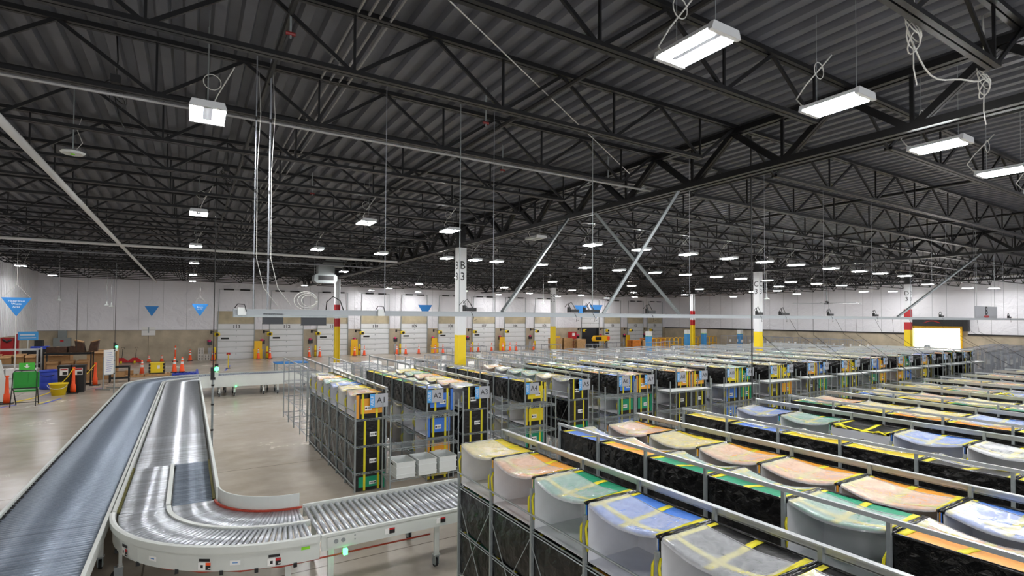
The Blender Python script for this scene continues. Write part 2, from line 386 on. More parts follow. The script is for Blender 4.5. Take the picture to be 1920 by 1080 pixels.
def put_light(x, y, lab, grp):
    global used
    if not used: LP.location = (x,y,6.1); LP['label'] = lab; LP['group'] = grp; used = True
    else: dup(LP,(x,y,6.1),0,lab,grp)
for k, y in enumerate((7.52,14.9,21.9,28.95,37.2,44.0)):
    put_light(.15,y,'twin-strip high bay light over the long conveyor, %s from the camera' % ORD[k],'lights over the conveyor')
for y, xs, rn in ROWS:
    for i, x in enumerate(xs): put_light(x,y,'twin-strip high bay light, %s from left in %s' % (ORD[i],rn),'high bay lights')
for x, y, lab in ((-7.3,35.6,'twin-strip high bay light over the shelving by the left wall'),(-7.3,42.9,'twin-strip high bay light in the far left corner'),
  (51,23.8,'twin-strip high bay light left of column D3, before the truck doorway'),(43.75,16.3,'twin-strip high bay light right in front of column D3'),
  (51.1,16.5,'twin-strip high bay light right of the truck doorway'),(52.6,22.2,'twin-strip high bay light right above the truck doorway'),
  (52.8,15.4,'twin-strip high bay light hanging behind the B sign'),(38,23.6,'twin-strip high bay light midway in the stack before column D3'),(43.6,27.2,'twin-strip high bay light lowest of the stack before column D3')):
    put_light(x,y,lab,'high bay lights')
for k, y in enumerate((7.5,14.9,21.9,28.9)): put_light(-7.3,y,'twin-strip high bay light by the left wall, %s from the camera' % ORD[k],'lights by the left wall')
for k, x in enumerate((16.5,18.9,21.4,23.8,26.7)): put_light(x,3.25,'twin-strip high bay light in nearest row, %s beyond the visible five' % ORD[k],'high bay lights')
for k, x in enumerate((-3.5,1.5,6.4,11.6)): put_light(x,-3.2,'twin-strip high bay light behind the viewer, %s from left' % ORD[k],'high bay lights')
ul = light_proto(False); ul.location = (9.24,13.75,6.1); tag(ul,'unlit grey high bay fixture hanging beside the main girder','light')

# dock doors
SEC = 6
for i, c in enumerate(DC):
    num = str(113-i) if i < 9 else (None, '103', '102', '101')[i-9]
    d = thing('door_%d' % (i+1),'white sectional dock door %s' % (num or 'raised over a dark opening'),'dock door',(c,YB-.1,0)); d['kind'] = 'structure'
    z0, z1 = (0,2.98) if i != 9 else (2.45,4.6)
    if i == 9:
        MB().box((-DW,.07,0),(DW,.09,2.45)).build('opening','screen',d); MB().box((DW-.3,-.02,0),(DW,.06,2.45)).build('dock_seal','black',d)  # dark sheet on the wall, painted as the darkness inside the opening
    b = MB(); n = SEC if i != 9 else 4; hh = (z1-z0)/n
    for k in range(n):
        za = z0+k*hh; b.box((-DW,.03,za+.02),(DW,.075,za+hh-.02)); b.box((-DW,.045,za-.001),(DW,.07,za+.021))
        b.prism([(-DW,.03,za+.06),(-DW,.012,za+.075),(-DW,.012,za+hh-.075),(-DW,.03,za+hh-.06)],(2*DW,0,0))
    b.build('door_panel','door_white',d)
    b = MB()
    for k in range(1,n): b.box((-DW,.026,z0+k*hh-.012),(DW,.05,z0+k*hh+.012))
    b.build('section_seam','steel',d)
    b = MB()
    for s in (-1,1):
        b.box((s*(DW+.03)-.03,-.03,0),(s*(DW+.03)+.03,.08,3.1)); b.bar((s*(DW+.03),-.02,3.1),(s*(DW-.05),-.1,5.9),.05,.05)
    b.build('track','steel',d)
    if i < 9 or i > 9:
        b = MB(); b.tube([(-DW,-.12,5.88),(DW,-.12,5.88)],.02,6); b.build('spring_shaft','steel',d)
        for s in (-.62,.62): MB().tube([(s-.38,-.12,5.88),(s+.38,-.12,5.88)],.065,8).build('torsion_spring','black',d,True)
        lit = i in (7,8,11)
        MB().box((-DW+.22,.006,z0+3.5*hh-.075),(-DW+.82,.03,z0+3.5*hh+.075)).build('window_slot','white' if lit else 'black',d)
        text('lettering',num,.4,'ink',d,(0,.008,z0+5.5*hh-.02),'-y',True)
    b = MB()
    for k in range(1,n+1): b.box((-.03,.008,z0+k*hh-.14),(.03,.03,z0+k*hh-.05))
    b.build('hinge','steel',d)
# ------------------------------------------------------------------ roller conveyors
def sweep(mb, path, prof):           # path: list of (x,y); prof: list of (offset to the right, z), closed
    n = len(prof); vs = []
    for i, p in enumerate(path):
        a = path[max(i-1,0)]; b = path[min(i+1,len(path)-1)]; dx, dy = b[0]-a[0], b[1]-a[1]; l = math.hypot(dx,dy); nx, ny = dy/l, -dx/l
        for d, z in prof: vs.append((p[0]+nx*d, p[1]+ny*d, z))
    fs = [(i*n+j,(i+1)*n+j,(i+1)*n+(j+1)%n,i*n+(j+1)%n) for i in range(len(path)-1) for j in range(n)]
    fs += [tuple(range(n)), tuple(range(len(vs)-1,len(vs)-n-1,-1))]
    return mb.add(vs, fs)
def arc(cx, cy, r, a0, a1, n): return [(cx+r*math.cos(math.radians(a0+(a1-a0)*i/n)), cy+r*math.sin(math.radians(a0+(a1-a0)*i/n))) for i in range(n+1)]
def roller_mesh(L, r, m, n=10):
    b = MB(); b.tube([(-L/2,0,0),(L/2,0,0)],r,n); o = b.build('roller',m,None,True); me = o.data; bpy.data.objects.remove(o); return me
RB = .8
def walk(path, pitch):
    out = []; d = pitch/2
    for (a, b) in zip(path, path[1:]):
        l = math.hypot(b[0]-a[0], b[1]-a[1]); ang = math.atan2(b[1]-a[1], b[0]-a[0])
        while d < l: out.append((a[0]+(b[0]-a[0])*d/l, a[1]+(b[1]-a[1])*d/l, ang-PI/2)); d += pitch
        d -= l
    return out
def rollers(t, pts, me, r, mname, L, near=(0,3)):
    pts = sorted(pts, key=lambda p: (p[0]-near[0])**2+(p[1]-near[1])**2); rest = pts[100:]
    for x, y, a in pts[:100]: put('roller', me, t, (x,y,RB-r), a)
    if rest:
        b = MB()
        for x, y, a in rest:
            dx, dy = math.cos(a)*L/2, math.sin(a)*L/2; b.tube([(x-dx,y-dy,RB-r),(x+dx,y+dy,RB-r)],r,8)
        stuff(b.build('roller_bed',mname,t,True))
def caster_leg(t, x, y, top=.6, rot=0):
    lg = MB().box((-.035,-.02,.2),(.035,.02,top)).box((-.05,-.03,.185),(.05,.03,.2)).build('leg','panel_grey',t,loc=(x,y,0),rz=rot)
    b = MB(); b.m = 0
    b.box((-.032,-.03,.05),(-.022,.07,.185)); b.box((.022,-.03,.05),(.032,.07,.185)); b.box((-.035,-.035,.165),(.035,.05,.187))
    b.m = 1; b.tube([(-.02,.04,.068),(.02,.04,.068)],.068,14); b.m = 0; b.tube([(-.036,.04,.068),(.036,.04,.068)],.028,8)
    b.build('caster',['steel','rubber'],lg)
W2 = .63
def lane_frame(t, path, ho=.83, hi=.83, bot=.6, left=None, right=None):
    # left/right panels: (bottom, top)
    for sd, (zb, zt) in ((-1,left or (bot,ho)),(1,right or (bot,hi))):
        b = MB(); o = sd*W2
        sweep(b, path, [(o-.012,zb),(o+.012,zb),(o+.012,zt-.03),(o+sd*.012+.022,zt-.03),(o+sd*.012+.022,zt),(o+sd*.012-.022,zt),(o+sd*.012-.022,zt-.03),(o-.012,zt-.03)])
        b.build('side_rail','panel_grey',t)
# outer lane with its far bend
p1 = [(-1.565,y) for y in (1.5,8,14,20,26.55)]+arc(.75,26.55,2.315,180,90,14)[1:]+[(5.5,28.865)]
t = thing('long_roller_conveyor','long outer grey roller conveyor lane bending right at the far end','conveyor',(0,0,0))
lane_frame(t, p1)
b = MB(); sweep(b,p1,[(-.6,.68),(.6,.68),(.6,.69),(-.6,.69)]); b.build('bed_pan','black_steel',t)
rm1 = roller_mesh(1.2,.034,'roller_dark'); rollers(t, walk(p1,.08), rm1, .034, 'roller_dark', 1.2)
def chain(x, y0, y1, m):
    n = int((y1-y0)/.06); b = MB(); b.grid(lambda u, v: (x-.018+.036*v, y0+(y1-y0)*u, .8+(.012 if round(u*n) % 2 else -.012)), n, 1, .02); b.build('drive_chain', m, t)
chain(-2.155,3,26.5,'black_steel')
for y in (4.5,9.5,14.5,19.5,24.5):
    for x in (-2.12,-1.02): caster_leg(t,x,y)
for x in (1.5,3.3,5.2):
    for y in (28.3,29.42): caster_leg(t,x,y)
# inner lane with its far bend
p2 = [(-.22,y) for y in (9.36,14,20,26.55)]+arc(.75,26.55,.97,180,90,12)[1:]+[(5.5,27.52)]
t = thing('inner_roller_conveyor','bright inner roller conveyor lane running between the long lane and floor','conveyor',(0,0,0))
lane_frame(t, p2, right=(.45,.97), left=(.5,.84))
b = MB(); sweep(b,p2,[(-.6,.68),(.6,.68),(.6,.69),(-.6,.69)]); b.build('bed_pan','black_steel',t)
pts = walk(p2,.08); rmL = roller_mesh(1.16,.036,'roller'); rmH = roller_mesh(.55,.034,'roller'); rmD = roller_mesh(.52,.03,'roller_dark')
half = [p for p in pts if p[1] < 11.9 and p[0] < 0]; full = [p for p in pts if p not in half]
for x, y, a in half[:32]: put('roller',rmH,t,(x-.3,y,RB-.034),a); put('roller',rmD,t,(x+.31,y,RB-.034),a)
k = 100-2*min(32,len(half)); full.sort(key=lambda p: p[1] if p[0] < 0 else 30+p[0])
for x, y, a in full[:k]: put('roller',rmL,t,(x,y,RB-.036),a)
b = MB()
for x, y, a in full[k:]:
    dx, dy = math.cos(a)*.58, math.sin(a)*.58; b.tube([(x-dx,y-dy,RB-.036),(x+dx,y+dy,RB-.036)],.036,8)
stuff(b.build('roller_bed','roller',t,True))
MB().box((-.25,9.4,.74),(-.19,11.9,.82)).build('lane_divider','panel_grey',t)
for s in (-.61,.6): chain(-.22+s*.985,9.45,12.0,'chain')
for y in (11.5,15.5,19.5,23.5):
    for x in (-.74,.3): caster_leg(t,x,y)
for x in (1.2,1.8,3.0,3.6,5.2):
    for y in (27.0,28.02): caster_leg(t,x,y)
WST = []
for x in (2.3,3.05,4.2):
    b = MB(); b.m = 0; b.box((x,7.036,.67),(x+.06,7.044,.74)); b.m = 1; b.box((x+.065,7.036,.67),(x+.14,7.044,.72)); b.m = 2; b.box((x+.065,7.036,.72),(x+.14,7.044,.74)); WST.append(b)
put('status_light',MB().lathe([(.0,0),(.03,.01),(.03,.05),(0,.06)],10).build('tmp','led_green').data,t,(1.85,26.85,.42)); bpy.data.objects.remove(bpy.data.objects['tmp'])
# near bend
pb = [(1.46,7.69),(1.41,7.69)]+arc(1.41,9.32,1.63,270,180,22)[1:]
pb_in = [(1.43,8.34),(1.41,8.34)]+arc(1.41,9.32,.98,270,180,16)[1:]
t = thing('curved_roller_conveyor','curved roller conveyor section with pale grey panel and warning stickers','conveyor',(0,0,0))
b = MB(); o = -W2     # travelling -x then +y: the outside of the bend is on the left
sweep(b,pb,[(o-.012,.54),(o+.012,.54),(o+.012,.76),(o-.012,.76)]); b.build('outer_panel','panel_grey',t)
b = MB(); sweep(b,pb,[(o-.05,.76),(o+.012,.76),(o+.012,.84),(o-.02,.85),(o-.05,.84)]); b.build('outer_rail','panel_grey',t)
b = MB(); sweep(b,pb_in,[(-.01,.6),(.01,.6),(.01,1.0),(-.01,1.0)]); b.build('inner_guard','panel_grey',t)
b = MB(); sweep(b,arc(1.41,9.32,1.62,272,180,22),[(-.03,.74),(.03,.74),(.03,.815),(-.03,.815)]); b.build('lane_divider','panel_grey',t)
rmo = roller_mesh(.56,.028,'roller'); rmi = roller_mesh(.55,.026,'roller')
na = 44
for i in range(na):
    a = math.radians(270-90*(i+.5)/na)
    put('roller',rmo,t,(1.41+1.93*math.cos(a),9.32+1.93*math.sin(a),RB-.028),a)
    put('roller',rmi,t,(1.41+1.3*math.cos(a),9.32+1.3*math.sin(a),RB-.026),a)
b = MB()
for i in range(60):
    a = math.radians(272-90*i/60); b.cb((1.41+1.03*math.cos(a),9.32+1.03*math.sin(a),.81),(.03,.03,.025))
b.build('drive_belt','cable_red',t)
for a in (188,262):
    c, s_ = math.cos(math.radians(a)), math.sin(math.radians(a)); caster_leg(t,1.41+2.18*c,9.32+2.18*s_,.6,math.radians(a-90)); caster_leg(t,1.41+1.05*c,9.32+1.05*s_,.6,math.radians(a-90))
b = MB(); b.tube([(1.41+2.2*math.cos(math.radians(a)),9.32+2.2*math.sin(math.radians(a)),.51+.012*math.sin(a*.5)) for a in range(184,268,4)]+[(3.0,7.14,.5)],.012,5); b.build('signal_cable','cable_red',t,True)
def sticker(t, ang, z, ww, hh, cols, name):
    a = math.radians(ang); e = math.degrees(ww/2/2.28)
    b = MB(); n = len(cols)
    for i in range(n):
        a0 = math.radians(ang-e+2*e*i/n); a1 = math.radians(ang-e+2*e*(i+1)/n)
        for (z0, z1, m) in cols[i]:
            b.m = m; R1 = 2.276; R2 = 2.2785
            P = lambda R, q, zz: (1.41+R*math.cos(q), 9.32+R*math.sin(q), zz)
            b.add([P(R1,a0,z+z0*hh),P(R1,a1,z+z0*hh),P(R1,a1,z+z1*hh),P(R1,a0,z+z1*hh),P(R2,a0,z+z0*hh),P(R2,a1,z+z0*hh),P(R2,a1,z+z1*hh),P(R2,a0,z+z1*hh)],
                  [(0,3,2,1),(4,5,6,7),(0,1,5,4),(1,2,6,5),(2,3,7,6),(3,0,4,7)])
    b.build(name,['paper','ink','orange','red','lime','panel_grey','sign_blue'],t)
warn = lambda c: [[(0,1,0)],[(0,.25,0),(.25,.7,1),(.7,1,0)],[(0,1,0)],[(0,.62,1),(.62,1,c)],[(0,.2,1),(.2,.3,0),(.3,.62,1),(.62,1,c)]]
for ang, c in ((205,3),(238,2),(258,3)): sticker(t,ang,.56,.15,.085,warn(c),'warning_sticker')
for ang in (205,238,258): sticker(t,ang,.66,.13,.032,[[(0,1,1)]]*4,'hand_hole')
for ang in (220,247): sticker(t,ang,.61,.12,.055,[[(0,1,0)],[(0,.4,0),(.4,.6,6),(.6,1,0)],[(0,.4,0),(.4,.6,6),(.6,1,0)],[(0,1,0)]],'info_sticker')
sticker(t,267,.69,.1,.035,[[(0,1,4)],[(0,1,4)]],'lime_sticker')
b = MB()
for a in (197,213,229,243,253,264):
    c, s_ = math.cos(math.radians(a)), math.sin(math.radians(a)); b.cb((1.41+2.27*c,9.32+2.27*s_,.525),(.04,.04,.05))
b.build('panel_clip','black_steel',t)
# branch towards the racks
t = thing('branch_roller_conveyor','straight roller conveyor branch with spaced rollers beside the white totes','conveyor',(0,0,0))
pB = [(6.5,7.69),(1.48,7.69)]
lane_frame(t, pB, left=(.62,.83), right=(.66,.83))
rmb = roller_mesh(1.19,.03,'roller')
for x, y, a in walk(pB,.09): put('roller',rmb,t,(x,y,RB-.022),a)
for x in (1.62,3.1,5.0,6.3):
    for y in (7.15,8.25): caster_leg(t,x,y,.66)
MB().box((1.55,7.034,.65),(1.95,7.046,.78)).build('control_plate','panel_grey',t)
for x in (1.66,1.75): MB().tube([(x,7.036,.72),(x,7.024,.72)],.028,12).build('panel_socket','steel',t)
for z in (.7,.75): MB().tube([(1.9,7.036,z),(1.9,7.028,z)],.01,8).build('panel_button','steel',t)
for b in WST: b.build('warning_sticker',['paper','ink','red'],t)
MB().cb((1.78,7.04,.56),(.05,.05,.07)).build('status_light','led_green',t)

# ------------------------------------------------------------------ bag racks
PP = .03
def rack_proto(n, pitch, D, side, empty=False, tall_both=False):
    t = thing('wire_rack','x','rack'); L = n*pitch; hi = 2.11; lo = 1.9
    for i in range(n+1):
        y = i*pitch
        for sx, x in ((-1,0),(1,D)):
            h = hi if (sx == side or tall_both) else lo
            key = 'post%.2f' % h
            if key not in RM: 
                o = MB().box((-PP/2,-PP/2,0),(PP/2,PP/2,h)).build('post','steel'); RM[key] = o.data; bpy.data.objects.remove(o)
            put('post',RM[key],t,(x,y,0))
    for z in ((.38,.93,1.48) if not empty else (.18,.75,1.3,1.85)):
        b = MB(); b.tube([(0,0,z),(0,L,z)],.008,5); b.tube([(D,0,z),(D,L,z)],.008,5); b.tube([(0,0,z-.03),(0,L,z-.03)],.006,4); b.tube([(D,0,z-.03),(D,L,z-.03)],.006,4)
        for i in range(n+1):
            y = i*pitch; b.tube([(0,y,z),(D,y,z)],.008,5); b.tube([(0,y,z-.03),(D,y,z-.03)],.006,4)
            if i in (0,n):
                zz = [(D*j/10,y,z-(.03 if j%2 else 0)) for j in range(11)]; b.tube(zz,.005,4)
        if empty:
            for j in range(1,int(L/.22)): b.tube([(0,j*.22,z),(D,j*.22,z)],.004,4)
        b.build('shelf','cage_steel' if empty else 'steel',t)
    b = MB(); x = 0 if side < 0 else D
    if side < 0: b.box((x-.018,-.02,2.08),(x+.012,L+.02,2.115))
    else: b.box((x+.012,-.02,2.055),(x+.022,L+.02,2.115)); b.box((x-.02,-.02,2.107),(x+.03,L+.02,2.117)); b.box((x+.012,-.02,2.05),(x+.04,L+.02,2.06))
    b.build('top_rail','steel_bright',t)
    if tall_both:
        x = D if side < 0 else 0; MB().box((x-.015,-.02,2.09),(x+.015,L+.02,2.12)).build('top_rail','steel_bright',t)
    if side > 0 and not empty:
        b = MB(); b.tube([(-.02,0,1.65),(-.02,L,1.65)],.01,6); b.tube([(-.02,0,.13),(-.02,L,.13)],.012,6); b.build('side_rod','steel',t)
        b = MB()
        for i in range(n):
            y = i*pitch; b.tube([(-.022,y,.2),(-.022,y+pitch,1.4)],.005,4); b.tube([(-.024,y,1.4),(-.024,y+pitch,.2)],.005,4)
        b.build('cross_brace','steel',t)
    return t
RM = {}; RP = {}
def rack(n, pitch, D, side, loc, label, group, empty=False, tall=False):
    k = (n,pitch,D,side,empty,tall)
    if k not in RP: RP[k] = rack_proto(*k); o = RP[k]; o.location = loc; tag(o,label,'rack',group)
    else: o = dup(RP[k],loc,0,label,group)
    return o
D = .64; PA = .79; PN = .83; YA = 11.0; YNF = 6.1
RACKS = [(2.95,1),(4.52,-1),(5.4,1),(7.1,-1),(8.45,1)]
for k in range(11): RACKS += [(10.15+2.32*k,-1),(10.83+2.32*k,1)]

# ------------------------------------------------------------------ tote bags
def sag(u, v, k=1.): return .066*k*(1-(2*v-1)**2)*(1-.93*u)
def bag_proto(col, flap=True, closed=False):
    t = thing('tote_bag','x','bag'); HX, HY, H = .3, .385, .5; lid = 'lid_'+col
    b = MB(); b.box((-HX,-HY,0),(HX,HY,.008))
    bul = lambda u, v: (HX+.022*math.sin(PI*u)*math.sin(PI*v)+.006*math.sin(17*u+9*v), -HY+2*HY*u, H*v)
    b.grid(bul,8,6); b.grid(lambda u, v: (HX-.006,HY-2*HY*u,H*v),1,1)
    for s in (-1,1): b.box((-HX,s*HY-.004,0),(HX,s*HY+.004,H))
    b.build('shell','tarp',t)
    b = MB()
    for s in (-1,1): b.tube([(-HX,s*(HY-.004),H),(0,s*(HY-.004),H+.004),(HX,s*(HY-.004),H)],.016,7)
    b.tube([(HX,-HY,H),(HX,HY,H)],.014,7); b.build('top_piping','tarp',t,True)
    b = MB(); b.box((-HX,-HY+.005,.009),(HX-.012,HY-.005,.014)); b.box((HX-.018,-HY+.005,.012),(HX-.012,HY-.005,H-.03))
    for s in (-1,1): b.box((-HX,s*(HY-.009)-.003,.012),(HX-.012,s*(HY-.009)+.003,H-.02))
    b.box((-HX+.001,-.012,.0145),(HX-.02,-.008,.0155)); b.build('liner','liner',t)
    LZ = lambda u, v: H+.004-sag(u,v)+.004*math.sin(13*u+7*v)*math.sin(PI*v)
    b = MB(); b.grid(lambda u, v: (-HX+2*HX*u,-HY+.012+(2*HY-.024)*v,LZ(u,v)),8,10,.004); b.build('lid',lid,t,True)
    ev = lambda x, y, dz: (x,y,LZ((x+HX)/(2*HX),(y+HY-.012)/(2*HY-.024))+dz)
    MB().grid(lambda u, v: ev(-HX+.002+(2*HX-.004)*u,-.028+.056*v,.005),8,2,.003).build('strap','webbing',t,True)
    MB().grid(lambda u, v: ev(-HX+.1+.05*u,-HY+.03+(2*HY-.06)*v,.006),2,10,.003).build('strap','webbing',t,True)
    for s in (-1,1):
        wd = .05 if s < 0 else .035
        MB().grid(lambda u, v: ev(-HX+.004+(2*HX-.02)*u,s*(HY-.02-wd*v),.005),8,2,.003).build('strap','webbing',t,True)
    if flap and not closed:
        def fz(u, v):
            if u < .12:
                q = 1-u/.12; x = -HX-.012+.01*(1-q); return (x,-HY+.02+(2*HY-.04)*v,LZ(0,v)+.012-.028*q)
            q = (u-.12)/.88; x = -HX+.4*q; uu = (x+HX)/(2*HX)
            return (x,-HY+.02+(2*HY-.04)*v-.06*q*q*(v-.3),LZ(uu,v)+.012+.004*math.sin(9*v+5*q)*math.sin(6*q)+.028*q**3*(.3+.7*v))
        b = MB(); b.grid(fz,14,14); b.build('clear_flap','film',t,True)
        b = MB(); b.tube([Vector(fz(1,i/12))+Vector((0,0,.002)) for i in range(13)],.004,4); b.build('flap_hem','sign_grey',t,True)
    if closed:
        for s in (-1,1):
            b = MB(); b.tube([(-HX-.005,s*.25-.08,H-.03),(-HX-.035,s*.25-.05,H-.01),(-HX-.03,s*.25,H+.012),(-HX-.035,s*.25+.05,H-.01),(-HX-.005,s*.25+.08,H-.03)],.011,5); b.build('handle','webbing',t,True)
        MB().box((-HX-.012,-HY,.01),(-HX-.004,HY,H-.04)).build('front_panel','sign_grey',t)
    for s in (-1,1):
        MB().box((-HX-.006,s*(HY+.006)-.004,.01),(-HX+.055,s*(HY+.006)+.004,H-.01)).build('corner_strip',lid if col != 'black' else 'tarp',t)
        b = MB(); b.tube([(-HX-.004,s*(HY-.006),.36),(-HX-.035,s*(HY-.02),.3),(-HX-.03,s*(HY-.03),.18),(-HX-.004,s*(HY-.006),.1)],.011,5); b.build('handle','webbing',t,True)
        if col != 'black': MB().box((-.21,s*(HY+.006)-.002,.1),(.24,s*(HY+.006)+.002,.41)).build('end_panel',lid,t)
        for x in (-.19,.1): MB().box((x,s*(HY+.009)-.002,.0),(x+.045,s*(HY+.009)+.002,H+.012)).build('strap','webbing',t)
        MB().box((-.125,s*(HY+.009)-.002,.17),(.02,s*(HY+.009)+.002,.26)).build('label_card','paper',t)
    b = MB()
    for s in (-1,1):
        b.tube([(-.1,s*(HY+.0105),.215),(-.1,s*(HY+.0125),.215)],.022,10)
        for j in range(5): b.box((-.066+.015*j,s*(HY+.0117)-.0008,.198),(-.057+.015*j,s*(HY+.0117)+.0008,.232))
    b.build('label_print','ink',t)
    return t
BP = {}
def bag(col, x, y, z, opn, label, group, flap=True, closed=False, sy=1.0, sz=1.0):
    k = (col,flap,closed); rz = 0 if opn < 0 else PI
    if k not in BP: BP[k] = bag_proto(*k); o = BP[k]; o.location = (x,y,z); o.rotation_euler = (0,0,rz); tag(o,label,'bag',group)
    else: o = dup(BP[k],(x,y,z),rz,label,group)
    o.scale = (1,sy,sz)
    return o
CN = {'y':'yellow','o':'orange','g':'green','b':'blue','k':'black','c':'black'}
near_cols = ['yogbkk','bogggo','oyooob','ybyykk','bgcbkg','gyooyb','oyybbo','byggyo','yoyogb','ygckyo','yobygo','oyobgy','yooygb']
TN = {2:'top',1:'second',0:'third',-1:'floor'}
ZT_ = {2:1.495,1:.945,0:.395,-1:.015}
far_list = []
def rname(i): return 'A%d' % (i+1)
# near block, across the aisle from the signs
for i, (x, side) in enumerate(RACKS):
    y0 = x/3.84-.25; n = min(7, int(math.ceil((YNF-max(y0,.2))/PN)))
    if n < 1: continue
    rack(n,PN,D,side,(x,YNF-n*PN,0),'chrome wire rack in the front block, opposite the %s sign' % rname(i),'racks in the front block')
    cs = (near_cols[i] if i < len(near_cols) else ''.join(R_.choice('yogbkyo') for _ in range(6)))+'o'
    for j in range(n):
        yc = YNF-(j+.5)*PN; c = cs[j]; opn = -side
        if i == 1 and j == 4: opn = -1
        bag(CN[c],x+D/2,yc,1.495,opn,'%s tote bag, %s from far end, top shelf of front rack facing %s' % (CN[c],ORD[j],rname(i)),'bags in the front block',True,c == 'c',1.05)
    if i == 0:
        for tr in (1,0):
            for j in range(n):
                c = 'gkkokkk'[j]; bag(CN[c],x+D/2,YNF-(j+.5)*PN,ZT_[tr],1,'%s tote bag, %s from far end, %s shelf of front rack facing A1' % (CN[c],ORD[j],TN[tr]),'bags in the front block',True,False,1.05)
# labelled block
topc = ['oybgok','bkgogy','koyogy','ybkoyb','kyggko','boygyo','oykbyg','obygoy','oyybgo','ybgoyo','gyobyb','yoygob','yybogy','oybyyg','byogyo']
for i, (x, side) in enumerate(RACKS):
    rack(6,PA,D,side,(x,YA,0),'chrome wire rack behind the %s aisle sign' % rname(i),'racks in the labelled block')
    cs = topc[i] if i < len(topc) else ''.join(R_.choice('yogbyoy') for _ in range(6))
    low = {0:6,1:4,2:1,3:3,4:2}.get(i, 2 if side < 0 else 1)
    for j in range(6):
        yc = YA+(j+.5)*PA
        if (i == 0) or (i in (1,2) and j == 0): far_list.append(({0:'gkkkkk',1:'y',2:'k'}[i][j],x+D/2,yc,-1,side,i,j))
        far_list.append((cs[j],x+D/2,yc,2,-side,i,j))
        if j < low:
            c1 = {0:'k',1:'bkyobk',2:'k',3:'ykoykb',4:'kk'}.get(i, R_.choice('gbkygo'))[j if i in (1,3,4) else 0]; c0 = {0:'k',1:'ogyoyk',2:'k'}.get(i,R_.choice('gbykkg'))[j if i == 1 else 0]
            far_list.append((c1,x+D/2,yc,1,side,i,j)); far_list.append((c0,x+D/2,yc,0,side,i,j))
far_list.sort(key=lambda q: q[1]**2+q[2]**2)
nb = sum(1 for o in COL.objects if o.name.startswith('tote_bag'))
keep = far_list[:300-nb]; rest = far_list[300-nb:]
for c, x, y, tr, opn, i, j in keep:
    bag(CN[c],x,y,ZT_[tr],opn,'%s tote bag, %s back from the %s sign on the %s shelf' % (CN[c],ORD[j],rname(i),TN[tr]),'bags in the labelled block',sz=.68 if tr < 0 else 1.0)
if rest:
    b = MB()
    for c, x, y, tr, opn, i, j in rest:
        z = ZT_[tr]; f = -opn; b.m = 0; b.box((x-.3,y-.385,z),(x+.3,y+.385,z+.01)); b.box((x+f*.3-.01,y-.385,z),(x+f*.3+.01,y+.385,z+.49))
        for s in (-1,1): b.box((x-.3,y+s*.38-.005,z),(x+.3,y+s*.38+.005,z+.49))
        b.m = 1+'yogbk'.index(c if c != 'c' else 'k'); b.grid(lambda u, v: (x-f*.3+f*.6*u,y-.37+.74*v,z+.5-sag(u,v)),4,6,.004)
        b.m = 6
        for s in (-1,1): b.grid(lambda u, v: (x-f*.3+f*.59*u,y+s*(.33+.04*v),z+.507-sag(u,.5+s*.44)),4,1)
        b.box((x-.025,y-.385-.012,z),(x+.025,y-.385-.008,z+.5)); b.m = 7; b.grid(lambda u, v: (x-f*.31+f*.45*u,y-.36+.72*v,z+.518-sag(u,v)+.01*math.sin(9*v+4*u)),5,6)
    stuff(tag(b.build('tote_bag_rows',['tarp','lid_yellow','lid_orange','lid_green','lid_blue','lid_black','webbing','film'],None,True),'distant rows of colourful tote bags on racks near the truck doorway','bags'))
# aisle signs
SP = None
for i, (x, side) in enumerate(RACKS):
    lab = 'white %s aisle sign with blue strip on the rack end' % rname(i)
    t = thing('aisle_sign',lab,'sign',((x+D-.17) if side > 0 else (x+.17),YA-.06,1.86),0,'aisle signs')
    MB().box((-.19,-.004,-.14),(.19,.004,.14)).build('plate','sign_grey',t); MB().box((-.19,-.006,-.14),(-.09,-.004,.14)).build('blue_strip','aisle_blue',t)
    MB().box((-.19,.004,.03),(.19,.04,.06)).build('bracket','steel',t)
    text('lettering',rname(i),.17 if i < 9 else .14,'ink',t,(.05,-.006,0)); 
    o = text('lettering','AISLE',.085,'paper',t,(-.14,-.008,0)); o.rotation_euler = (0,-PI/2,0)
# empty racks behind the bags
for i, (x, side) in enumerate(RACKS):
    if x > 33: continue
    rack(4,1.1,D,side,(x,16.2,0),'empty wire rack standing behind the %s bag row' % rname(i),'empty racks behind the bag rows',True,i == 0)
# staging shelves across the aisle mouths
def cart_proto(Wd, Dp, white):
    t = thing('staging_shelf','x','shelf')
    for x in (0,Wd):
        for y in (0,Dp): put('post',RM['post1.90'],t,(x,y,0)).scale = (.72,.72,.97)
    for z in (.34,.95,1.54):
        b = MB()
        for y in (0,Dp):
            b.tube([(0,y,z),(Wd,y,z)],.008,5); b.tube([(0,y,z-.035),(Wd,y,z-.035)],.006,4); b.tube([(Wd*j/24,y,z-(.033 if j%2 else 0)) for j in range(25)],.005,4)
        for x in (0,Wd): b.tube([(x,0,z),(x,Dp,z)],.008,5); b.tube([(x,0,z-.035),(x,Dp,z-.035)],.006,4)
        for j in range(1,10): b.tube([(0,Dp*j/10,z),(Wd,Dp*j/10,z)],.0026,4)
        for j in range(1,5): b.tube([(Wd*j/5,0,z-.006),(Wd*j/5,Dp,z-.006)],.004,4)
        b.build('wire_shelf','steel',t)
        if white and z > 1: MB().box((.02,.02,z+.008),(Wd-.02,Dp-.02,z+.02)).build('shelf_liner','white_plastic',t)
    return t
CP = {}
def cart(Wd, Dp, white, loc, lab, grp):
    k = (Wd,Dp,white)
    if k not in CP: CP[k] = cart_proto(*k); CP[k].location = loc; tag(CP[k],lab,'shelf',grp); return CP[k]
    return dup(CP[k],loc,0,lab,grp)
cart(1.5,.5,False,(3.48,10.36,0),'chrome wire shelf holding white totes at the A1 aisle mouth','staging shelves')
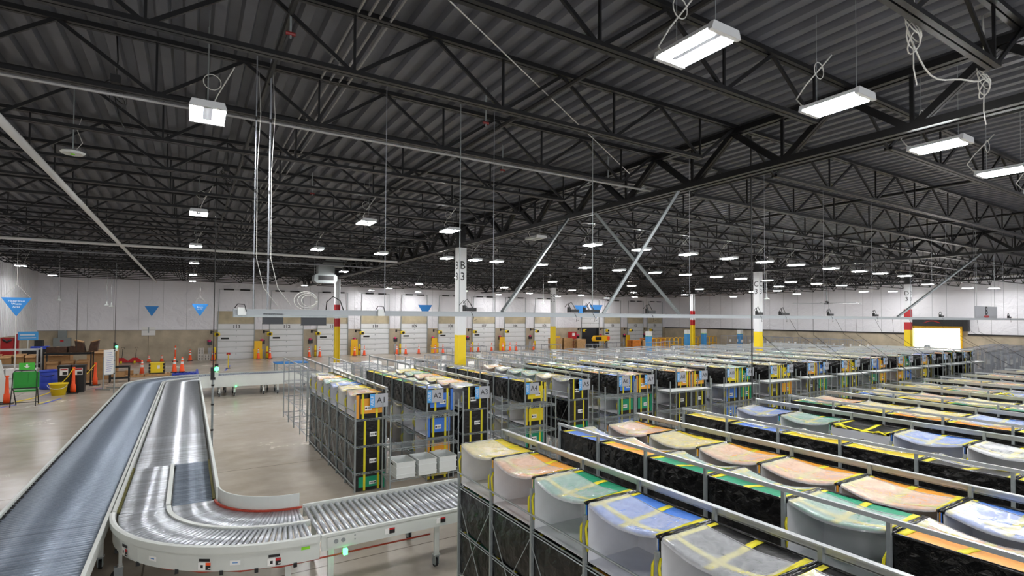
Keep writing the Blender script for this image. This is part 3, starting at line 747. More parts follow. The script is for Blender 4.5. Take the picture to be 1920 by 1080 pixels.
cart(1.5,.5,False,(6.06,10.36,0),'chrome wire shelf at the aisle mouth before the A4 sign','staging shelves')
cart(1.5,.5,False,(9.12,10.36,0),'chrome wire shelf at the aisle mouth before the A6 sign','staging shelves')
for k in range(10):
    cart(1.75,.5,True,(10.15+2.32*k+1.36,10.36,0),'white-topped wire shelf at the aisle mouth before the A%d sign' % (8+2*k),'staging shelves')
for k, (x, wd) in enumerate(((3.68,.75),(6.12,.9),(9.2,.85))):
    cart(wd,.5,k == 1,(x,6.2,0),'wire shelf closing the %s front aisle, behind the rack rail' % ORD[k],'staging shelves')
for k in range(6):
    cart(.9,.5,k % 2 == 0,(10.15+2.32*k+1.4,6.2,0),'wire shelf at the far end of the front aisle opposite A%d' % (8+2*k),'staging shelves')
# white totes
def tote_proto():
    t = thing('plastic_tote','x','tote'); b = MB(); a, c, h = .27, .19, .32
    b.box((-a,-c,0),(a,c,.01))
    for s in (-1,1): b.box((-a,s*c-.006,0),(a,s*c+.006,h)); b.box((s*a-.006,-c,0),(s*a+.006,c,h))
    for z in (.06,.2,.3):
        for s in (-1,1): b.box((-a-.012,s*(c+.008)-.006,z),(a+.012,s*(c+.008)+.006,z+.02)); b.box((s*(a+.008)-.006,-c-.012,z),(s*(a+.008)+.006,c+.012,z+.02))
    b.build('body','white_plastic',t)
    for s in (-1,1): MB().box((-.06,s*(c+.012)-.004,.235),(.06,s*(c+.012)+.004,.265)).build('hand_slot','ink',t)
    return t
tp = tote_proto()
for k, (x, lab) in enumerate(((3.8,'white plastic tote, left of three beneath the A1 wire shelf'),(4.27,'white plastic tote, middle of three beneath the A1 wire shelf'),(4.73,'white plastic tote, right of three beneath the A1 wire shelf'))):
    if k == 0: tp.location = (x,10.6,.352); tp.rotation_euler = (0,0,PI/2); tag(tp,lab,'tote','white totes')
    else: dup(tp,(x,10.6,.352),PI/2,lab,'white totes')
# ------------------------------------------------------------------ overhead strut with its rods, braces and equipment
YS = 8.0
t = thing('overhead_strut','long galvanised strut hanging across the whole hall above the racks','strut',(0,YS,3.66))
MB().box((.5,-.03,-.04),(34,.03,.04)).box((.5,-.045,-.04),(34,.045,-.03)).box((.5,-.045,.03),(34,.045,.04)).build('channel','galvanised',t)
MB().box((.5,-.06,-.07),(2.0,.06,-.042)).build('end_plate','steel',t); ST = t
for k, x in enumerate((2.58,3.86,4.51,6.74,9.54,12.32,15.03,17.72,20.25,21.85,23.01,25.54,28.5)):
    MB().tube([(x,.03,.03),(x,.03,ZD-3.67+.06)],.008 if x in (3.86,6.74) else .005,5).build('hanging_rod','steel' if x in (3.86,6.74) else 'cage_steel',t)
for k, (a, c, lab) in enumerate((((8.75,7.6,6.36),(7.02,8.03,3.71),'steel brace rising right from the strut, crossing the other one'),((8.75,10.4,6.36),(9.25,8.06,3.71),'steel brace falling right to the strut, crossing the other one'),
    ((8.75,11.4,6.36),(4.71,8.06,3.71),'steel brace slanting to the strut near column B3'),((27.1,8.3,6.3),(19.33,8.03,3.71),'long steel brace slanting to the strut before column D3'))):
    MB().bar((a[0],a[1]-YS,a[2]-3.67),(c[0],c[1]-YS,c[2]-3.67),.055,.055).build('diagonal_brace','steel',t)['label'] = lab
for x, lab in ((.74,'thin white conduit dropping from roof to the strut end'),(.92,'thicker grey conduit with wires dropping to the strut')):
    b = MB(); r = .008 if x < .8 else .013; b.tube([(x,YS,3.7),(x,YS,7.3)],r,6)
    t = tag(b.build('vertical_conduit','cage_steel'),lab,'conduit')
    b = MB(); b.tube([(x+.02,YS-.02,7.0),(x+.05,YS-.05,6.4),(x+.02,YS-.02,5.6),(x+.03,YS-.02,4.4),(x+.12,YS-.03,4.0),(x+.3,YS-.03,3.75)],.004,4); b.build('wire','cable_white',t,True)
    b = MB(); [b.tube([(x,YS,z),(x,YS,z+.05)],r*1.35,6) for z in (4.4,5.3,6.3)]; b.build('tape_band','black',t)
for x0, x1, z0, lab in ((.86,1.12,3.5,'small black hanging display left on the strut'),(1.36,1.7,3.48,'larger black hanging display under the strut')):
    t = thing('hanging_display',lab,'display',((x0+x1)/2,YS,z0),0,'hanging displays'); w_ = (x1-x0)/2
    MB().box((-w_,-.03,0),(w_,.02,.14)).build('screen','screen',t); MB().box((-w_+.05,-.015,.14),(w_-.05,.015,.16)).build('bracket','steel',t)
    MB().box((-w_-.004,-.034,-.004),(w_+.004,.024,.004)).build('bezel','black',t)
for x, lab in ((.6,'white junction box at the left end of the strut'),(2.5,'grey camera box with black cable on the strut')):
    t = thing('junction_box',lab,'box',(x,YS-.06,3.67)); MB().box((-.05,-.02,-.05),(.05,.02,.05)).build('housing','white_plastic',t)
    MB().tube([(-.09,-.01,.04),(-.05,-.01,.1),(.03,-.02,.09),(.05,-.03,0)],.006,5).build('cable','black',t,True)
MB_ = MB(); 
for k in range(3): MB_.tube([(1.42+.02*k+(.16-.03*k)*math.cos(a*.42),YS,3.83+(.13-.025*k)*math.sin(a*.42)) for a in range(16)],.005,4)
tag(MB_.build('cable_coil','cable_white',None,True),'loose coil of thin cable above the larger hanging display','cable')
MBc = MB().tube([(1.7,YS,3.7),(1.71,YS,3.82),(1.8,YS,3.9),(1.9,YS,3.84),(1.95,YS,3.7)],.008,5); tag(MBc.build('cable_loop','black',None,True),'black cable arching over the strut beside the red banded column','cable')
for k, (x, lab) in enumerate(((4.05,'black scanner cluster on the strut right of column B3'),(6.25,'black cable cluster on the strut before the blue signs'),(6.7,'long black scanner bar on the strut between the blue signs'),(8.3,'small scanner and cable on the strut between the braces'),
   (12.05,'black wiring on the strut in front of column C3'),(13.1,'long black scanner on the strut right of column C3'),(15.3,'small grey scanner on the strut behind the fan'),(17.85,'black scanner with antenna left of column D3'),(22.5,'black scanner with gooseneck above the truck doorway'),(29.0,'black scanner cluster beside the B sign'))):
    t = thing('scanner',lab,'scanner',(x,YS,3.71)); L = .34 if 'long' in lab else .2
    MB().box((-L/2,-.04,0),(L/2,.04,.06)).box((-L/2-.03,-.03,.0),(-L/2,.03,.1)).build('body','black',t)
    b = MB(); b.tube([(-.08,0,.05),(-.13,0,.14),(-.06,0,.2),(.0,0,.13),(.05,0,.05)],.007,5); b.tube([(-.05,.01,.05),(-.12,.01,.18),(-.2,.01,.1)],.006,5); b.build('cable','black',t,True)
    MB().tube([(0,-.03,-.01),(.05,-.04,-.1),(.03,-.04,-.17),(.1,-.04,-.14)],.005,4).build('loose_cable','black',t,True)
for k in range(13):
    x = 12.2+1.12*k; dx = .75 if k % 2 else -.5
    MB().tube([(x,0,-.03),(x+dx*.35,-.1,-.47),(x+dx,-1.7,-1.54)],.005,4).build('scanner_cord','black',ST)
o = MB().tube([(9.25,6.3,2.1),(9.25,6.3,7.3)],.014,6).build('vertical_cable','black'); tag(o,'black vertical cord dropping from roof to the front racks','cord')
# posts with status lights by the conveyor
for (x, y, zt, zl, lab) in ((.5,14.4,2.2,2.3,'grey pole with green status light at the conveyor edge, left of dock door 113'),(-2.95,30.8,2.15,2.1,'grey pole with green status light behind the whiteboard')):
    t = thing('status_pole',lab,'pole',(x,y,0)); MB().tube([(0,0,0),(0,0,zt)],.025,8).build('pole','steel',t)
    MB().tube([(0,0,zt),(0,0,7.3)],.012,6).build('cord','black',t); b = MB(); [b.tube([(0,0,z),(0,0,z+.04)],.032,8) for z in (.9,1.5,1.95)]; b.build('band','black',t)
    MB().lathe([(0,0),(.05,.02),(.05,.09),(0,.11)],12,(.07,-.04,zl)).build('status_lamp','led_green',t,True); MB().lathe([(.04,0),(.04,.06),(0,.07)],10,(.07,-.04,zl+.11)).build('lamp_cap','black',t)
    MB().box((.03,-.07,zl-.14),(.11,-.02,zl-.02)).build('switch_box','white_plastic',t); MB().box((-.05,-.06,zt-.1),(.05,.03,zt+.2)).build('bracket','black',t)
tag(MB().tube([(-4.95,35.05,1.8),(-4.95,35.05,7.3)],.014,6).build('vertical_cable','black'),'black vertical cord dropping to the cardboard shelving','cord')

# roof pipes and conduits
tag(MB().tube([(-2.28,3,6.3),(-2.28,24.6,6.3),(-2.28,50.5,6.3)],.06,8).build('roof_pipe','pipe_white',None,True),'long white pipe running away under the left roof joists','pipe')
tag(MB().tube([(-9.3,24.6,6.27),(8.5,24.6,6.27)],.055,8).build('roof_pipe','pipe_white',None,True),'white pipe crossing the hall under the joists at left','pipe')
tag(MB().tube([(-9.3,8.2,6.37),(8.5,8.2,6.37)],.022,6).build('joist_conduit','conduit'),'light conduit strapped along the bottom of the near joist','conduit')
tag(MB().tube([(-9.3,28.6,6.3),(8.5,28.6,6.3)],.035,6).build('sprinkler_main','cage_steel'),'white sprinkler pipe crossing far behind the column B3 lights','pipe')
for k in range(4):
    x = 1.62+.13*k; tag(MB().tube([(x,2,7.16),(x,50.5,7.16)],.017,6).build('roof_conduit','conduit'),'light roof conduit, %s from left of the four under the deck' % ORD[k],'conduit','roof conduits')
tag(MB().tube([(.9,4.0,7.0),(2.1,5.0,7.0),(8.6,8.9,6.9)],.008,6).build('roof_cable','cable_white',None,True),'thin white cable run slanting across under the deck','cable')
for k, x in enumerate((-5.4,.9,4.6,11.2,16,22)):
    tag(MB().tube([(x,.5,6.95),(x,50.8,6.95)],.035,6).build('sprinkler_pipe','joist_black'),'black sprinkler branch pipe under the deck, %s from left' % ORD[k],'pipe','sprinkler pipes')
for k, (x, y) in enumerate(((4.0,7.4),(5.6,9.6),(8.0,9.0),(.9,6.2),(2.6,14))):
    t = thing('sprinkler_fitting','red sprinkler valve tag among roof joists, %s from left' % ORD[(1,2,4,0,3)[k] if k < 5 else 0] if False else 'small red and silver fitting under the roof deck, number %s rightwards' % ORD[(2,3,4,0,1)[k]],'fitting',(x,y,6.72),0,'roof fittings')
    MB().tube([(-.05,0,0),(.05,0,0)],.022,8).build('collar','dull_red',t); MB().tube([(0,0,-.05),(0,0,.58)],.011,6).build('nipple','steel',t)
t = thing('hanging_antenna','pale square antenna dish hanging under the left joists','antenna',(-1.66,11,6.22)); MB().lathe([(.0,0),(.15,.0),(.17,.03),(.1,.06),(0,.06)],8).build('dish','white_plastic',t)
MB().tube([(0,0,.06),(0,0,1.08)],.008,5).build('hanger_rod','steel',t); MB().tube([(.03,0,.06),(.12,0,.2),(.05,0,.4),(.1,0,.6)],.005,4).build('wire','cable_white',t,True); MB().lathe([(.0,-.01),(.03,-.01),(.03,0),(0,0)],8).build('badge','lime',t)
for k, (x, y, z, lab) in enumerate(((-6.5,40,4.45,'white cone sensor on a long rod in front of left back wall'),(-4.8,45,4.28,'left one of the paired small sensors on rods'),(-4.55,45,4.2,'right one of the paired small sensors on rods'),(21.5,31,4.6,'white capsule sensor on a rod left of column C2'),(27.15,17.6,4.7,'white capsule sensor hanging before column C3'))):
    t = thing('hanging_sensor',lab,'sensor',(x,y,z)); MB().lathe([(.0,0),(.16,.0),(.14,.04),(.05,.12),(.03,.3),(0,.3)],12).build('cone','white_plastic',t,True); MB().tube([(0,0,.28),(0,0,ZD-z+.06)],.02,6).build('rod','conduit',t)

for k, (x, y, lab) in enumerate(((-.85,8.3,'black cable bundle tangled under the left roof, before the white pipe'),(.6,12.2,'dark cable coil tied under the joists above the far conveyor'),(6.05,2.35,'white cable coil hanging at the girder, top right'),(8.0,2.4,'cable coil with yellow tag at the far right girder'))):
    t = thing('cable_bundle',lab,'cable',(x,y,6.45)); b = MB()
    for j in range(4): b.tube([(.09*math.cos(a*.5+j)+.02*j-.03,.05*math.sin(a*.5+j),.05-.12*j*.4+.1*math.sin(a*.5)) for a in range(14)],.006,5)
    b.tube([(0,0,.1),(.02,.0,.4),(0,0,.78)],.01,5); b.tube([(0,0,-.1),(.05,.02,-.35),(.12,.02,-.5)],.006,4); b.build('cable','black' if k < 2 else 'cable_white',t,True); MB().box((-.05,-.04,.1),(.05,.04,.2)).build('clamp','black',t)
tag(MB().tube([(6.1+1.9*u/14,2.42+.06*math.sin(u*.4),6.5-.26*math.sin(PI*u/14)+.03*math.sin(u*.9)) for u in range(15)],.009,6).build('roof_cable','cable_white',None,True),'white cable sagging between two coils at the near girder','cable')
# heater unit, ceiling fan, hanging signs
t = thing('unit_heater','grey ceiling heater unit with dark louvre hanging above column B2','heater',(6.5,31,5.5))
MB().prism([(-.62,-.3,.12),(-.5,-.3,0),(.5,-.3,0),(.62,-.3,.12),(.62,-.3,.4),(.5,-.3,.5),(-.5,-.3,.5),(-.62,-.3,.4)],(0,.7,0)).build('cabinet','hvac',t)
b = MB(); 
for j in range(9): b.box((-.42,-.325,.17+.027*j),(.42,-.3,.182+.027*j))
b.box((-.42,-.306,.16),(.42,-.301,.41)); b.build('louvre','black',t)
MB().box((-.4,-.2,.5),(.45,.4,.95)).build('plenum','hvac',t); MB().prism([(-.3,-.2,.95),(1.0,-.2,.95),(.75,-.2,1.5),(.2,-.2,1.5)],(0,.5,0)).build('duct','hvac',t)
b = MB(); [b.tube([(x,.1,.5),(x,.1,1.85)],.012,5) for x in (-.55,.55)]; b.build('hanger_rod','steel',t)
t = thing('ceiling_fan','large slim-bladed ceiling fan hanging in front of the right wall','fan',(50.25,26.6,5.15))
MB().lathe([(0,-.12),(.2,-.12),(.24,0),(.12,.15),(0,.15)],14).build('motor','black_steel',t,True); MB().tube([(0,0,.1),(0,0,2.05)],.05,8).build('down_rod','steel',t)
for k in range(6):
    a = PI*k/3-.71; MB().bar((.2*math.cos(a),.2*math.sin(a),-.02),(2.9*math.cos(a),2.9*math.sin(a),-.03),.17,.035).build('blade','sign_grey',t)
def tri(x, y, z, w_, h_, lines, lab, rz=0, rod=False):
    t = thing('hanging_sign',lab,'sign',(x,y,z),rz,'blue triangular signs')
    MB().prism([(-w_/2,0,h_),(0,0,0),(w_/2,0,h_)],(0,.02,0)).build('panel','sign_blue',t)
    b = MB(); b.tube([(-w_*.45,.01,h_),(0,.01,h_+.55)],.006,4); b.tube([(w_*.45,.01,h_),(0,.01,h_+.55)],.006,4); b.tube([(0,.01,h_+.55),(0,.01,7.3-z)],.006,4); b.build('hanger_wire','cable_white',t)
    if lines: text('lettering',lines,h_*.155,'paper',t,(0,-.004,h_*.66),'-y')
    if rod: MB().tube([(0,.01,0),(0,.01,-2.4)],.02,6).build('drop_pole','cable_white',t)
    return t
tri(-6.25,30,3.55,.98,.8,'Hazardous\nWaste\nArea','blue triangular sign reading Hazardous Waste Area at far left',0,True)
tri(-2.45,48.6,3.58,.95,.77,'','small tilted blue triangular sign left of the one before door 113',-.25)
tri(.66,45,3.6,1.08,.9,'Return\nto FC','blue triangular sign hanging just left of dock door 113')
tri(16.2,40,3.66,1.2,.95,'','blue triangular sign hanging in front of dock door 109')
tri(19.3,24,3.6,.95,.75,'','left one of two blue signs behind the scanner bar on the strut'); tri(20.6,24.2,3.6,1.0,.8,'','right one of two blue signs behind the scanner bar on the strut')
t = thing('zone_sign','grey square hanging sign with black letter B and red mark','sign',(27.85,8.4,3.7),0); MB().box((-1.15,-.015,-.02),(1.15,.015,.48)).build('panel','sign_grey',t)
text('lettering','B',.46,'ink',t,(.0,-.017,.285),'-y',True); MB().prism([(-.3,-.02,.07),(-.18,-.02,.02),(.18,-.02,.02),(.3,-.02,.07),(.18,-.02,.11),(-.18,-.02,.11)],(0,.006,0)).build('red_mark','red',t)
[MB().tube([(x,0,.48),(x,0,3.6)],.008,4).build('hanger_wire','steel',t) for x in (-.95,.95)]

# ------------------------------------------------------------------ cones, bins and shelving at the left
def cone_proto(h):
    t = thing('traffic_cone','x','cone'); MB().box((-.18,-.18,0),(.18,.18,.04)).build('base','black',t)
    r = lambda z: .14-.105*z/h
    MB().lathe([(.15,.03),(r(.05),.06),(r(h),h),(0,h)],14).build('body','orange',t,True)
    for z0, z1 in ((h*.55,h*.7),(h*.8,h*.9)): MB().lathe([(r(z0)+.004,z0),(r(z1)+.004,z1)],14,cap=False).build('reflective_band','paper',t,True)
    return t
CO = {}
def cone(x, y, h, lab):
    if h not in CO: CO[h] = cone_proto(h); CO[h].location = (x,y,0); tag(CO[h],lab,'cone','traffic cones')
    else: dup(CO[h],(x,y,0),0,lab,'traffic cones')
cone(-2.39,39.05,.92,'large banded traffic cone left of the yellow crate'); cone(.0,0,.91,'x') if False else None
cone(-.83,38.62,.92,'left banded traffic cone on the blue pallet'); cone(-.43,38.7,.92,'right banded traffic cone on the blue pallet')
for o in COL.objects:
    if o.name.startswith('traffic_cone') and 'blue pallet' in o.get('label',''): o.location.z = .15
cone(.1,49.8,.92,'banded traffic cone by the back wall left of the perforated blocks'); cone(1.72,49.5,.92,'banded traffic cone at the left jamb of dock door 113')
cone(-2.64,50.1,.5,'small plain traffic cone below the white wall panel'); cone(-1.8,50.1,.5,'small plain traffic cone right of the one below the white panel')
for x, lab in ((5.05,'in front of the yellow board right of door 113'),(5.95,'left of dock door 112'),(9.15,'right of dock door 112'),(10.05,'left of dock door 111'),(13.15,'right of dock door 111'),(14.05,'left of dock door 110'),(17.2,'right of dock door 110'),(18.1,'left of dock door 109'),(19.45,'in front of dock door 109'),(21.2,'in front of the yellow board right of door 109'),(22.05,'left of dock door 108'),(25.25,'right of dock door 108'),(26.1,'left of dock door 107'),(27.7,'in front of dock door 107'),(29.1,'right of dock door 107'),(30.0,'left of dock door 106'),(30.8,'in front of dock door 106'),(33.1,'left of dock door 105')):
    cone(x,49.6,.921,'banded traffic cone '+lab)
def delin(x, y, h, lab):
    t = thing('delineator_post',lab,'post',(x,y,0),0,'orange delineator posts'); MB().box((-.2,-.2,0),(.2,.2,.045)).build('base','black',t)
    MB().lathe([(.11,.04),(.1,.4),(.075,.42),(.05,h-.1),(.045,h),(0,h+.01)],12).build('body','orange',t,True); MB().lathe([(.0,h-.02),(.06,h-.01),(.06,h+.05),(0,h+.06)],10).build('cap','orange',t)
delin(-6.27,29.05,1.1,'slim orange post at the left edge beside the green chair'); delin(-4.54,31.6,1.16,'slim orange post in front of the black bins'); delin(-4.1,34.6,1.12,'slim orange post beside the whiteboard stand')
t = thing('delineator_post','thin orange and white post by the back wall','post',(-.9,49.7,0),0,'orange delineator posts'); MB().box((-.2,-.2,0),(.2,.2,.045)).build('base','black',t); MB().lathe([(.05,.04),(.045,1.25),(0,1.26)],10).build('body','orange',t,True); MB().lathe([(.052,.95),(.052,1.08)],10,cap=False).build('reflective_band','paper',t)
o = MB().tube([(-4.54,31.55,1.15),(-4.75,31.5,.75),(-4.95,31.45,.5),(-5.3,31.0,.14),(-5.7,30.2,.03),(-6.1,29.3,.03)],.018,6).build('barrier_chain','yellow',None,True); tag(o,'yellow plastic chain from orange post down over the bucket','chain')
o = MB().tube([(-4.54,31.65,1.15),(-4.45,32.5,.75),(-4.3,33.6,.72),(-4.1,34.55,1.1)],.018,6).build('barrier_chain','yellow',None,True); tag(o,'yellow plastic chain sagging between the two orange posts','chain')
t = thing('bucket','yellow plastic bucket on the floor beside the black bins','bucket',(-5.0,31.2,0)); MB().lathe([(.25,0),(.33,.5),(.36,.5),(.36,.54),(.32,.54),(.24,.03)],18).build('body','yellow',t,True); MB().tube([(.34*math.cos(a*.26),-.34,.5-.2*math.sin(a*.26)) for a in range(13)],.01,5).build('handle','white_plastic',t)
t = thing('drum','blue plastic drum with dark lid beside the black bins','drum',(-5.82,34.1,0)); MB().lathe([(.36,0),(.39,.05),(.4,.3),(.38,.32),(.4,.36),(.4,.62),(.38,.64),(.39,.8),(.36,.86),(0,.88)],20).build('body','drum_blue',t,True); MB().lathe([(.4,.84),(.41,.88),(.36,.93),(0,.93)],20).build('lid','drum_blue',t); MB().tube([(-.25,-.38,.7),(0,-.44,.66),(.25,-.38,.7)],.015,5).build('clamp_ring','ink',t)
for x, lab, m in ((-4.93,'left black waste bin with white notice on its front','black'),(-4.4,'right black waste bin with white notice behind the orange post','black')):
    t = thing('waste_bin',lab,'bin',(x,32.15,0),0,'black waste bins'); MB().prism([(-.2,-.22,0),(.2,-.22,0),(.24,-.27,1.2),(-.24,-.27,1.2)],(0,.5,0)).build('body',m,t)
    MB().box((-.25,-.3,1.2),(.25,.25,1.27)).build('lid',m,t); MB().box((-.15,-.286,.82),(.15,-.276,1.14)).build('notice','paper',t); MB().box((-.13,-.289,1.06),(.13,-.286,1.12)).build('notice_stripe','red',t); MB().box((-.05,-.289,.84),(.12,-.286,.98)).build('notice_block','ink',t)
t = thing('folding_chair','large green folding chair with black tube frame under a green sign','chair',(-5.55,28.2,0))
MB().box((-.42,-.06,.72),(.42,-.02,1.36)).box((-.3,-.075,.8),(.3,-.06,.82)).box((-.12,-.075,.95),(.12,-.06,1.3)).build('backrest','chair_green',t); MB().box((-.4,-.02,.55),(.42,.4,.62)).build('seat','chair_green',t); MB().box((.3,.0,.7),(.52,.03,1.32)).build('side_board','chair_green',t)
for s in (-1,1):
    MB().tube([(s*.46,-.3,0),(s*.45,-.1,.7),(s*.44,-.04,1.3),(s*.36,-.04,1.4)],.022,7).build('leg','black',t,True); MB().tube([(s*.42,.42,0),(s*.44,.1,.6),(s*.45,-.08,.72)],.022,7).build('leg','black',t,True)
b = MB(); b.tube([(-.36,-.04,1.4),(.36,-.04,1.4)],.022,7); b.tube([(-.45,-.1,.7),(.45,-.1,.7)],.025,7); b.tube([(-.42,.42,.08),(.42,.42,.08)],.018,6); b.build('cross_bar','black',t)
t.scale = (.82,1,1)
t = thing('chair_sign','small green sign with white arrow standing above the chair','sign',(-5.5,28.17,1.425)); MB().box((-.24,-.012,0),(.24,.012,.28)).build('panel','green_sign',t); MB().prism([(-.1,-.016,.14),(.0,-.016,.06),(.1,-.016,.14),(.03,-.016,.14),(.03,-.016,.23),(-.03,-.016,.23),(-.03,-.016,.14)],(0,.004,0)).build('arrow','paper',t)
def box_thing(x, y, z, sx, sy, sz, lab, open_=True, m='cardboard', name='cardboard_box', cat='box', grp='cardboard boxes', rz=0):
    t = thing(name,lab,cat,(x,y,z),rz,grp); b = MB(); b.box((-sx/2,-sy/2,0),(sx/2,sy/2,.01))
    for s in (-1,1): b.box((-sx/2,s*(sy/2-.005)-.005,0),(sx/2,s*(sy/2-.005)+.005,sz)); b.box((s*(sx/2-.005)-.005,-sy/2,0),(s*(sx/2-.005)+.005,sy/2,sz))
    b.build('body',m,t)
    if open_:
        for s in (-1,1): MB().bar((0,s*sy/2,sz),(0,s*(sy/2+sy*.3),sz+.02 if s > 0 else sz-.1),sx*.96,.008).build('flap',m,t)
    else: MB().box((-sx/2,-sy/2,sz),(sx/2,sy/2,sz+.008)).build('lid',m,t); MB().box((-.03,-sy/2-.001,sz+.008),(.03,sy/2+.001,sz+.011)).build('packing_tape','wood',t)
    return t
def shelf_unit(x, y, wd, dp, h, zs, m, lab, deck='wood'):
    t = thing('shelving_unit',lab,'shelf',(x,y,0))
    for a in (-wd/2,wd/2):
        for c in (0,dp): MB().box((a-.03,c-.03,0),(a+.03,c+.03,h)).build('post',m,t)
    for z in zs:
        MB().box((-wd/2,0,z-.03),(wd/2,dp,z)).build('shelf',deck,t)
    b = MB()
    for z in zs+[h-.05]: b.box((-wd/2,-.03,z-.07),(wd/2,-.01,z)); b.box((-wd/2,dp+.01,z-.07),(wd/2,dp+.03,z))
    b.build('beam',m,t)
shelf_unit(-7.95,36.3,2.5,.9,1.9,[.12,1.1],'steel_bright','galvanised steel shelving at far left holding brown boxes','steel')
shelf_unit(-5.3,35.1,1.9,.8,1.7,[.1,.75,1.7],'black','black shelving with wooden shelves and cardboard on top')
for k, (x, s) in enumerate(((-8.88,.5),(-8.4,.6),(-7.92,.55),(-7.44,.6),(-6.98,.5))): box_thing(x,36.65,1.1,.42,.5,.42+.04*(k % 2),'open brown box on the galvanised shelving, %s from left' % ORD[k])
for k in range(4):
    for j in range(2): box_thing(-8.6+.62*k,35.3,.0+.48*j,.58,.45,.46,'white carton behind the green chair, %s from left, %s' % (ORD[k],('bottom row','top row')[j]),False,'paper','storage_carton','box','white cartons')
box_thing(-5.75,35.45,1.7,.8,.6,.28,'dark brown box lying on top of black shelving, left end',False,'cardboard_dark'); box_thing(-5.05,35.45,1.7,.42,.55,.3,'dark brown box on top of black shelving, middle',False,'cardboard_dark')
t = thing('cardboard_sheets','folded dark cardboard sheets standing in a V on the shelving top','cardboard',(-4.55,35.45,1.7))
for s in (-1,1): MB().prism([(s*.06,-.3,0),(s*.42,-.3,.02),(s*.5,-.3,.6),(s*.16,-.3,.5)],(0,.5,0)).build('sheet','cardboard_dark',t); MB().prism([(s*.49,-.31,.6),(s*.16,-.31,.5),(s*.16,-.31,.55),(s*.5,-.31,.65)],(0,.52,0)).build('sheet_edge','wood',t)
for k, x in enumerate((-5.9,-5.3,-4.72)): box_thing(x,35.45,.75,.48,.5,.5,'open brown box inside the black shelving, %s from left' % ORD[k])
for k, (x, y, w_, h) in enumerate(((-6.2,38.6,1.1,1.5),(-4.15,37.9,1.35,1.62))): box_thing(x,y,0,w_,1.0,h,'tall tan pallet box, %s from left, behind the black shelving' % ORD[k],True)
t = thing('whiteboard','narrow whiteboard on a silver wheeled stand beside the orange post','whiteboard',(-3.3,32.3,0),1.05)
MB().box((-.35,-.02,.75),(.35,.02,1.95)).build('panel','white',t); MB().box((-.36,-.1,.73),(.36,.02,.76)).build('tray','steel',t)
for s in (-1,1): MB().box((s*.37-.02,-.02,.06),(s*.37+.02,.02,1.6)).build('post','steel',t); MB().box((s*.37-.02,-.35,.03),(s*.37+.02,.35,.07)).build('foot','steel',t)
b = MB(); [b.box((-.25+.03*(j % 3),-.024,.9+.1*j),(.1+.05*(j % 4),-.021,.915+.1*j)) for j in range(10)]; b.build('writing','tape_blue',t)
t = thing('utility_cart','black two-tier utility cart behind the whiteboard','cart',(-3.2,35.9,0))
for z in (.18,.78): MB().box((-.45,-.3,z),(.45,.3,z+.08)).build('tray','black',t)
for a in (-.42,.42):
    for c in (-.27,.27): MB().box((a-.025,c-.025,.1),(a+.025,c+.025,.8)).build('leg','black',t); MB().tube([(a-.02,c,.06),(a+.02,c,.06)],.06,10).build('wheel','rubber',t)
box_thing(-3.2,35.9,.26,.5,.4,.3,'brown box on the lower tray of the black utility cart',False); 
t = thing('pale_board','pale board leaning at the left edge of the view','board',(-6.75,29.6,0)); MB().prism([(-.3,0,0),(.28,0,0),(.3,.05,.9),(.12,.1,1.75),(-.3,.1,1.8)],(0,.05,0)).build('sheet','white_plastic',t); MB().box((-.3,-.02,0),(.28,.08,.03)).build('base_rail','black',t)
for x, lab in ((-4.34,'left red hand pallet truck against the back wall'),(-3.5,'right red hand pallet truck against the back wall')):
    t = thing('pallet_truck',lab,'pallet truck',(x,49.5,0),0,'red pallet trucks')
    MB().prism([(-.45,0,.06),(.45,0,.06),(.4,0,.2),(.15,0,.42),(-.15,0,.42),(-.4,0,.2)],(0,.14,0)).build('body','red',t)
    for s in (-1,1): MB().box((s*.22-.08,.1,.06),(s*.22+.08,1.2,.14)).build('fork','red',t)
    MB().tube([(.05,0,.4),(.1,-.1,1.1)],.02,6).build('handle_shaft','black',t); MB().tube([(.0,-.1,1.12),(.02,-.1,1.22),(.18,-.1,1.22),(.2,-.1,1.12)],.015,6).build('handle_grip','black',t); MB().tube([(-.06,-.03,.09),(.06,-.03,.09)],.09,12).build('wheel','yellow',t)
def pallet(x, y, z, lab, m='wood', w_=1.2, d=1.0, rz=0, grp='pallets'):
    t = thing('pallet',lab,'pallet',(x,y,z),rz,grp)
    for j in range(3): MB().box((-w_/2,-d/2+j*(d-.1)/2,.02),(w_/2,-d/2+j*(d-.1)/2+.1,.11)).build('stringer',m,t)
    for j in range(7): MB().box((-w_/2+j*(w_-.12)/6,-d/2,.11),(-w_/2+j*(w_-.12)/6+.12,d/2,.13)).build('deck_board',m,t)
    for j in range(3): MB().box((-w_/2+j*(w_-.12)/2,-d/2,0),(-w_/2+j*(w_-.12)/2+.12,d/2,.02)).build('bottom_board',m,t)
    return t
pallet(-2.9,38.4,0,'wooden pallet under the small brown box, left of the cone',w_=1.3); pallet(-1.55,38.7,0,'wooden pallet under the yellow crate',w_=1.3); pallet(-.62,38.6,.0,'blue pallet with two traffic cones on it','drum_blue',.5+.75)
for o in COL.objects:
    if o.get('label','').startswith('blue pallet'): o.location.x = -.2
for o in COL.objects:
    if 'on the blue pallet' in o.get('label',''): o.location.x += .1
box_thing(-2.99,38.5,.13,.42,.35,.24,'small closed brown box on the wooden pallet',False)
t = thing('safety_crate','yellow and black safety crate on the wooden pallet','crate',(-1.62,38.7,.13)); MB().box((-.35,-.3,.05),(.35,.3,.62)).build('body','yellow',t)
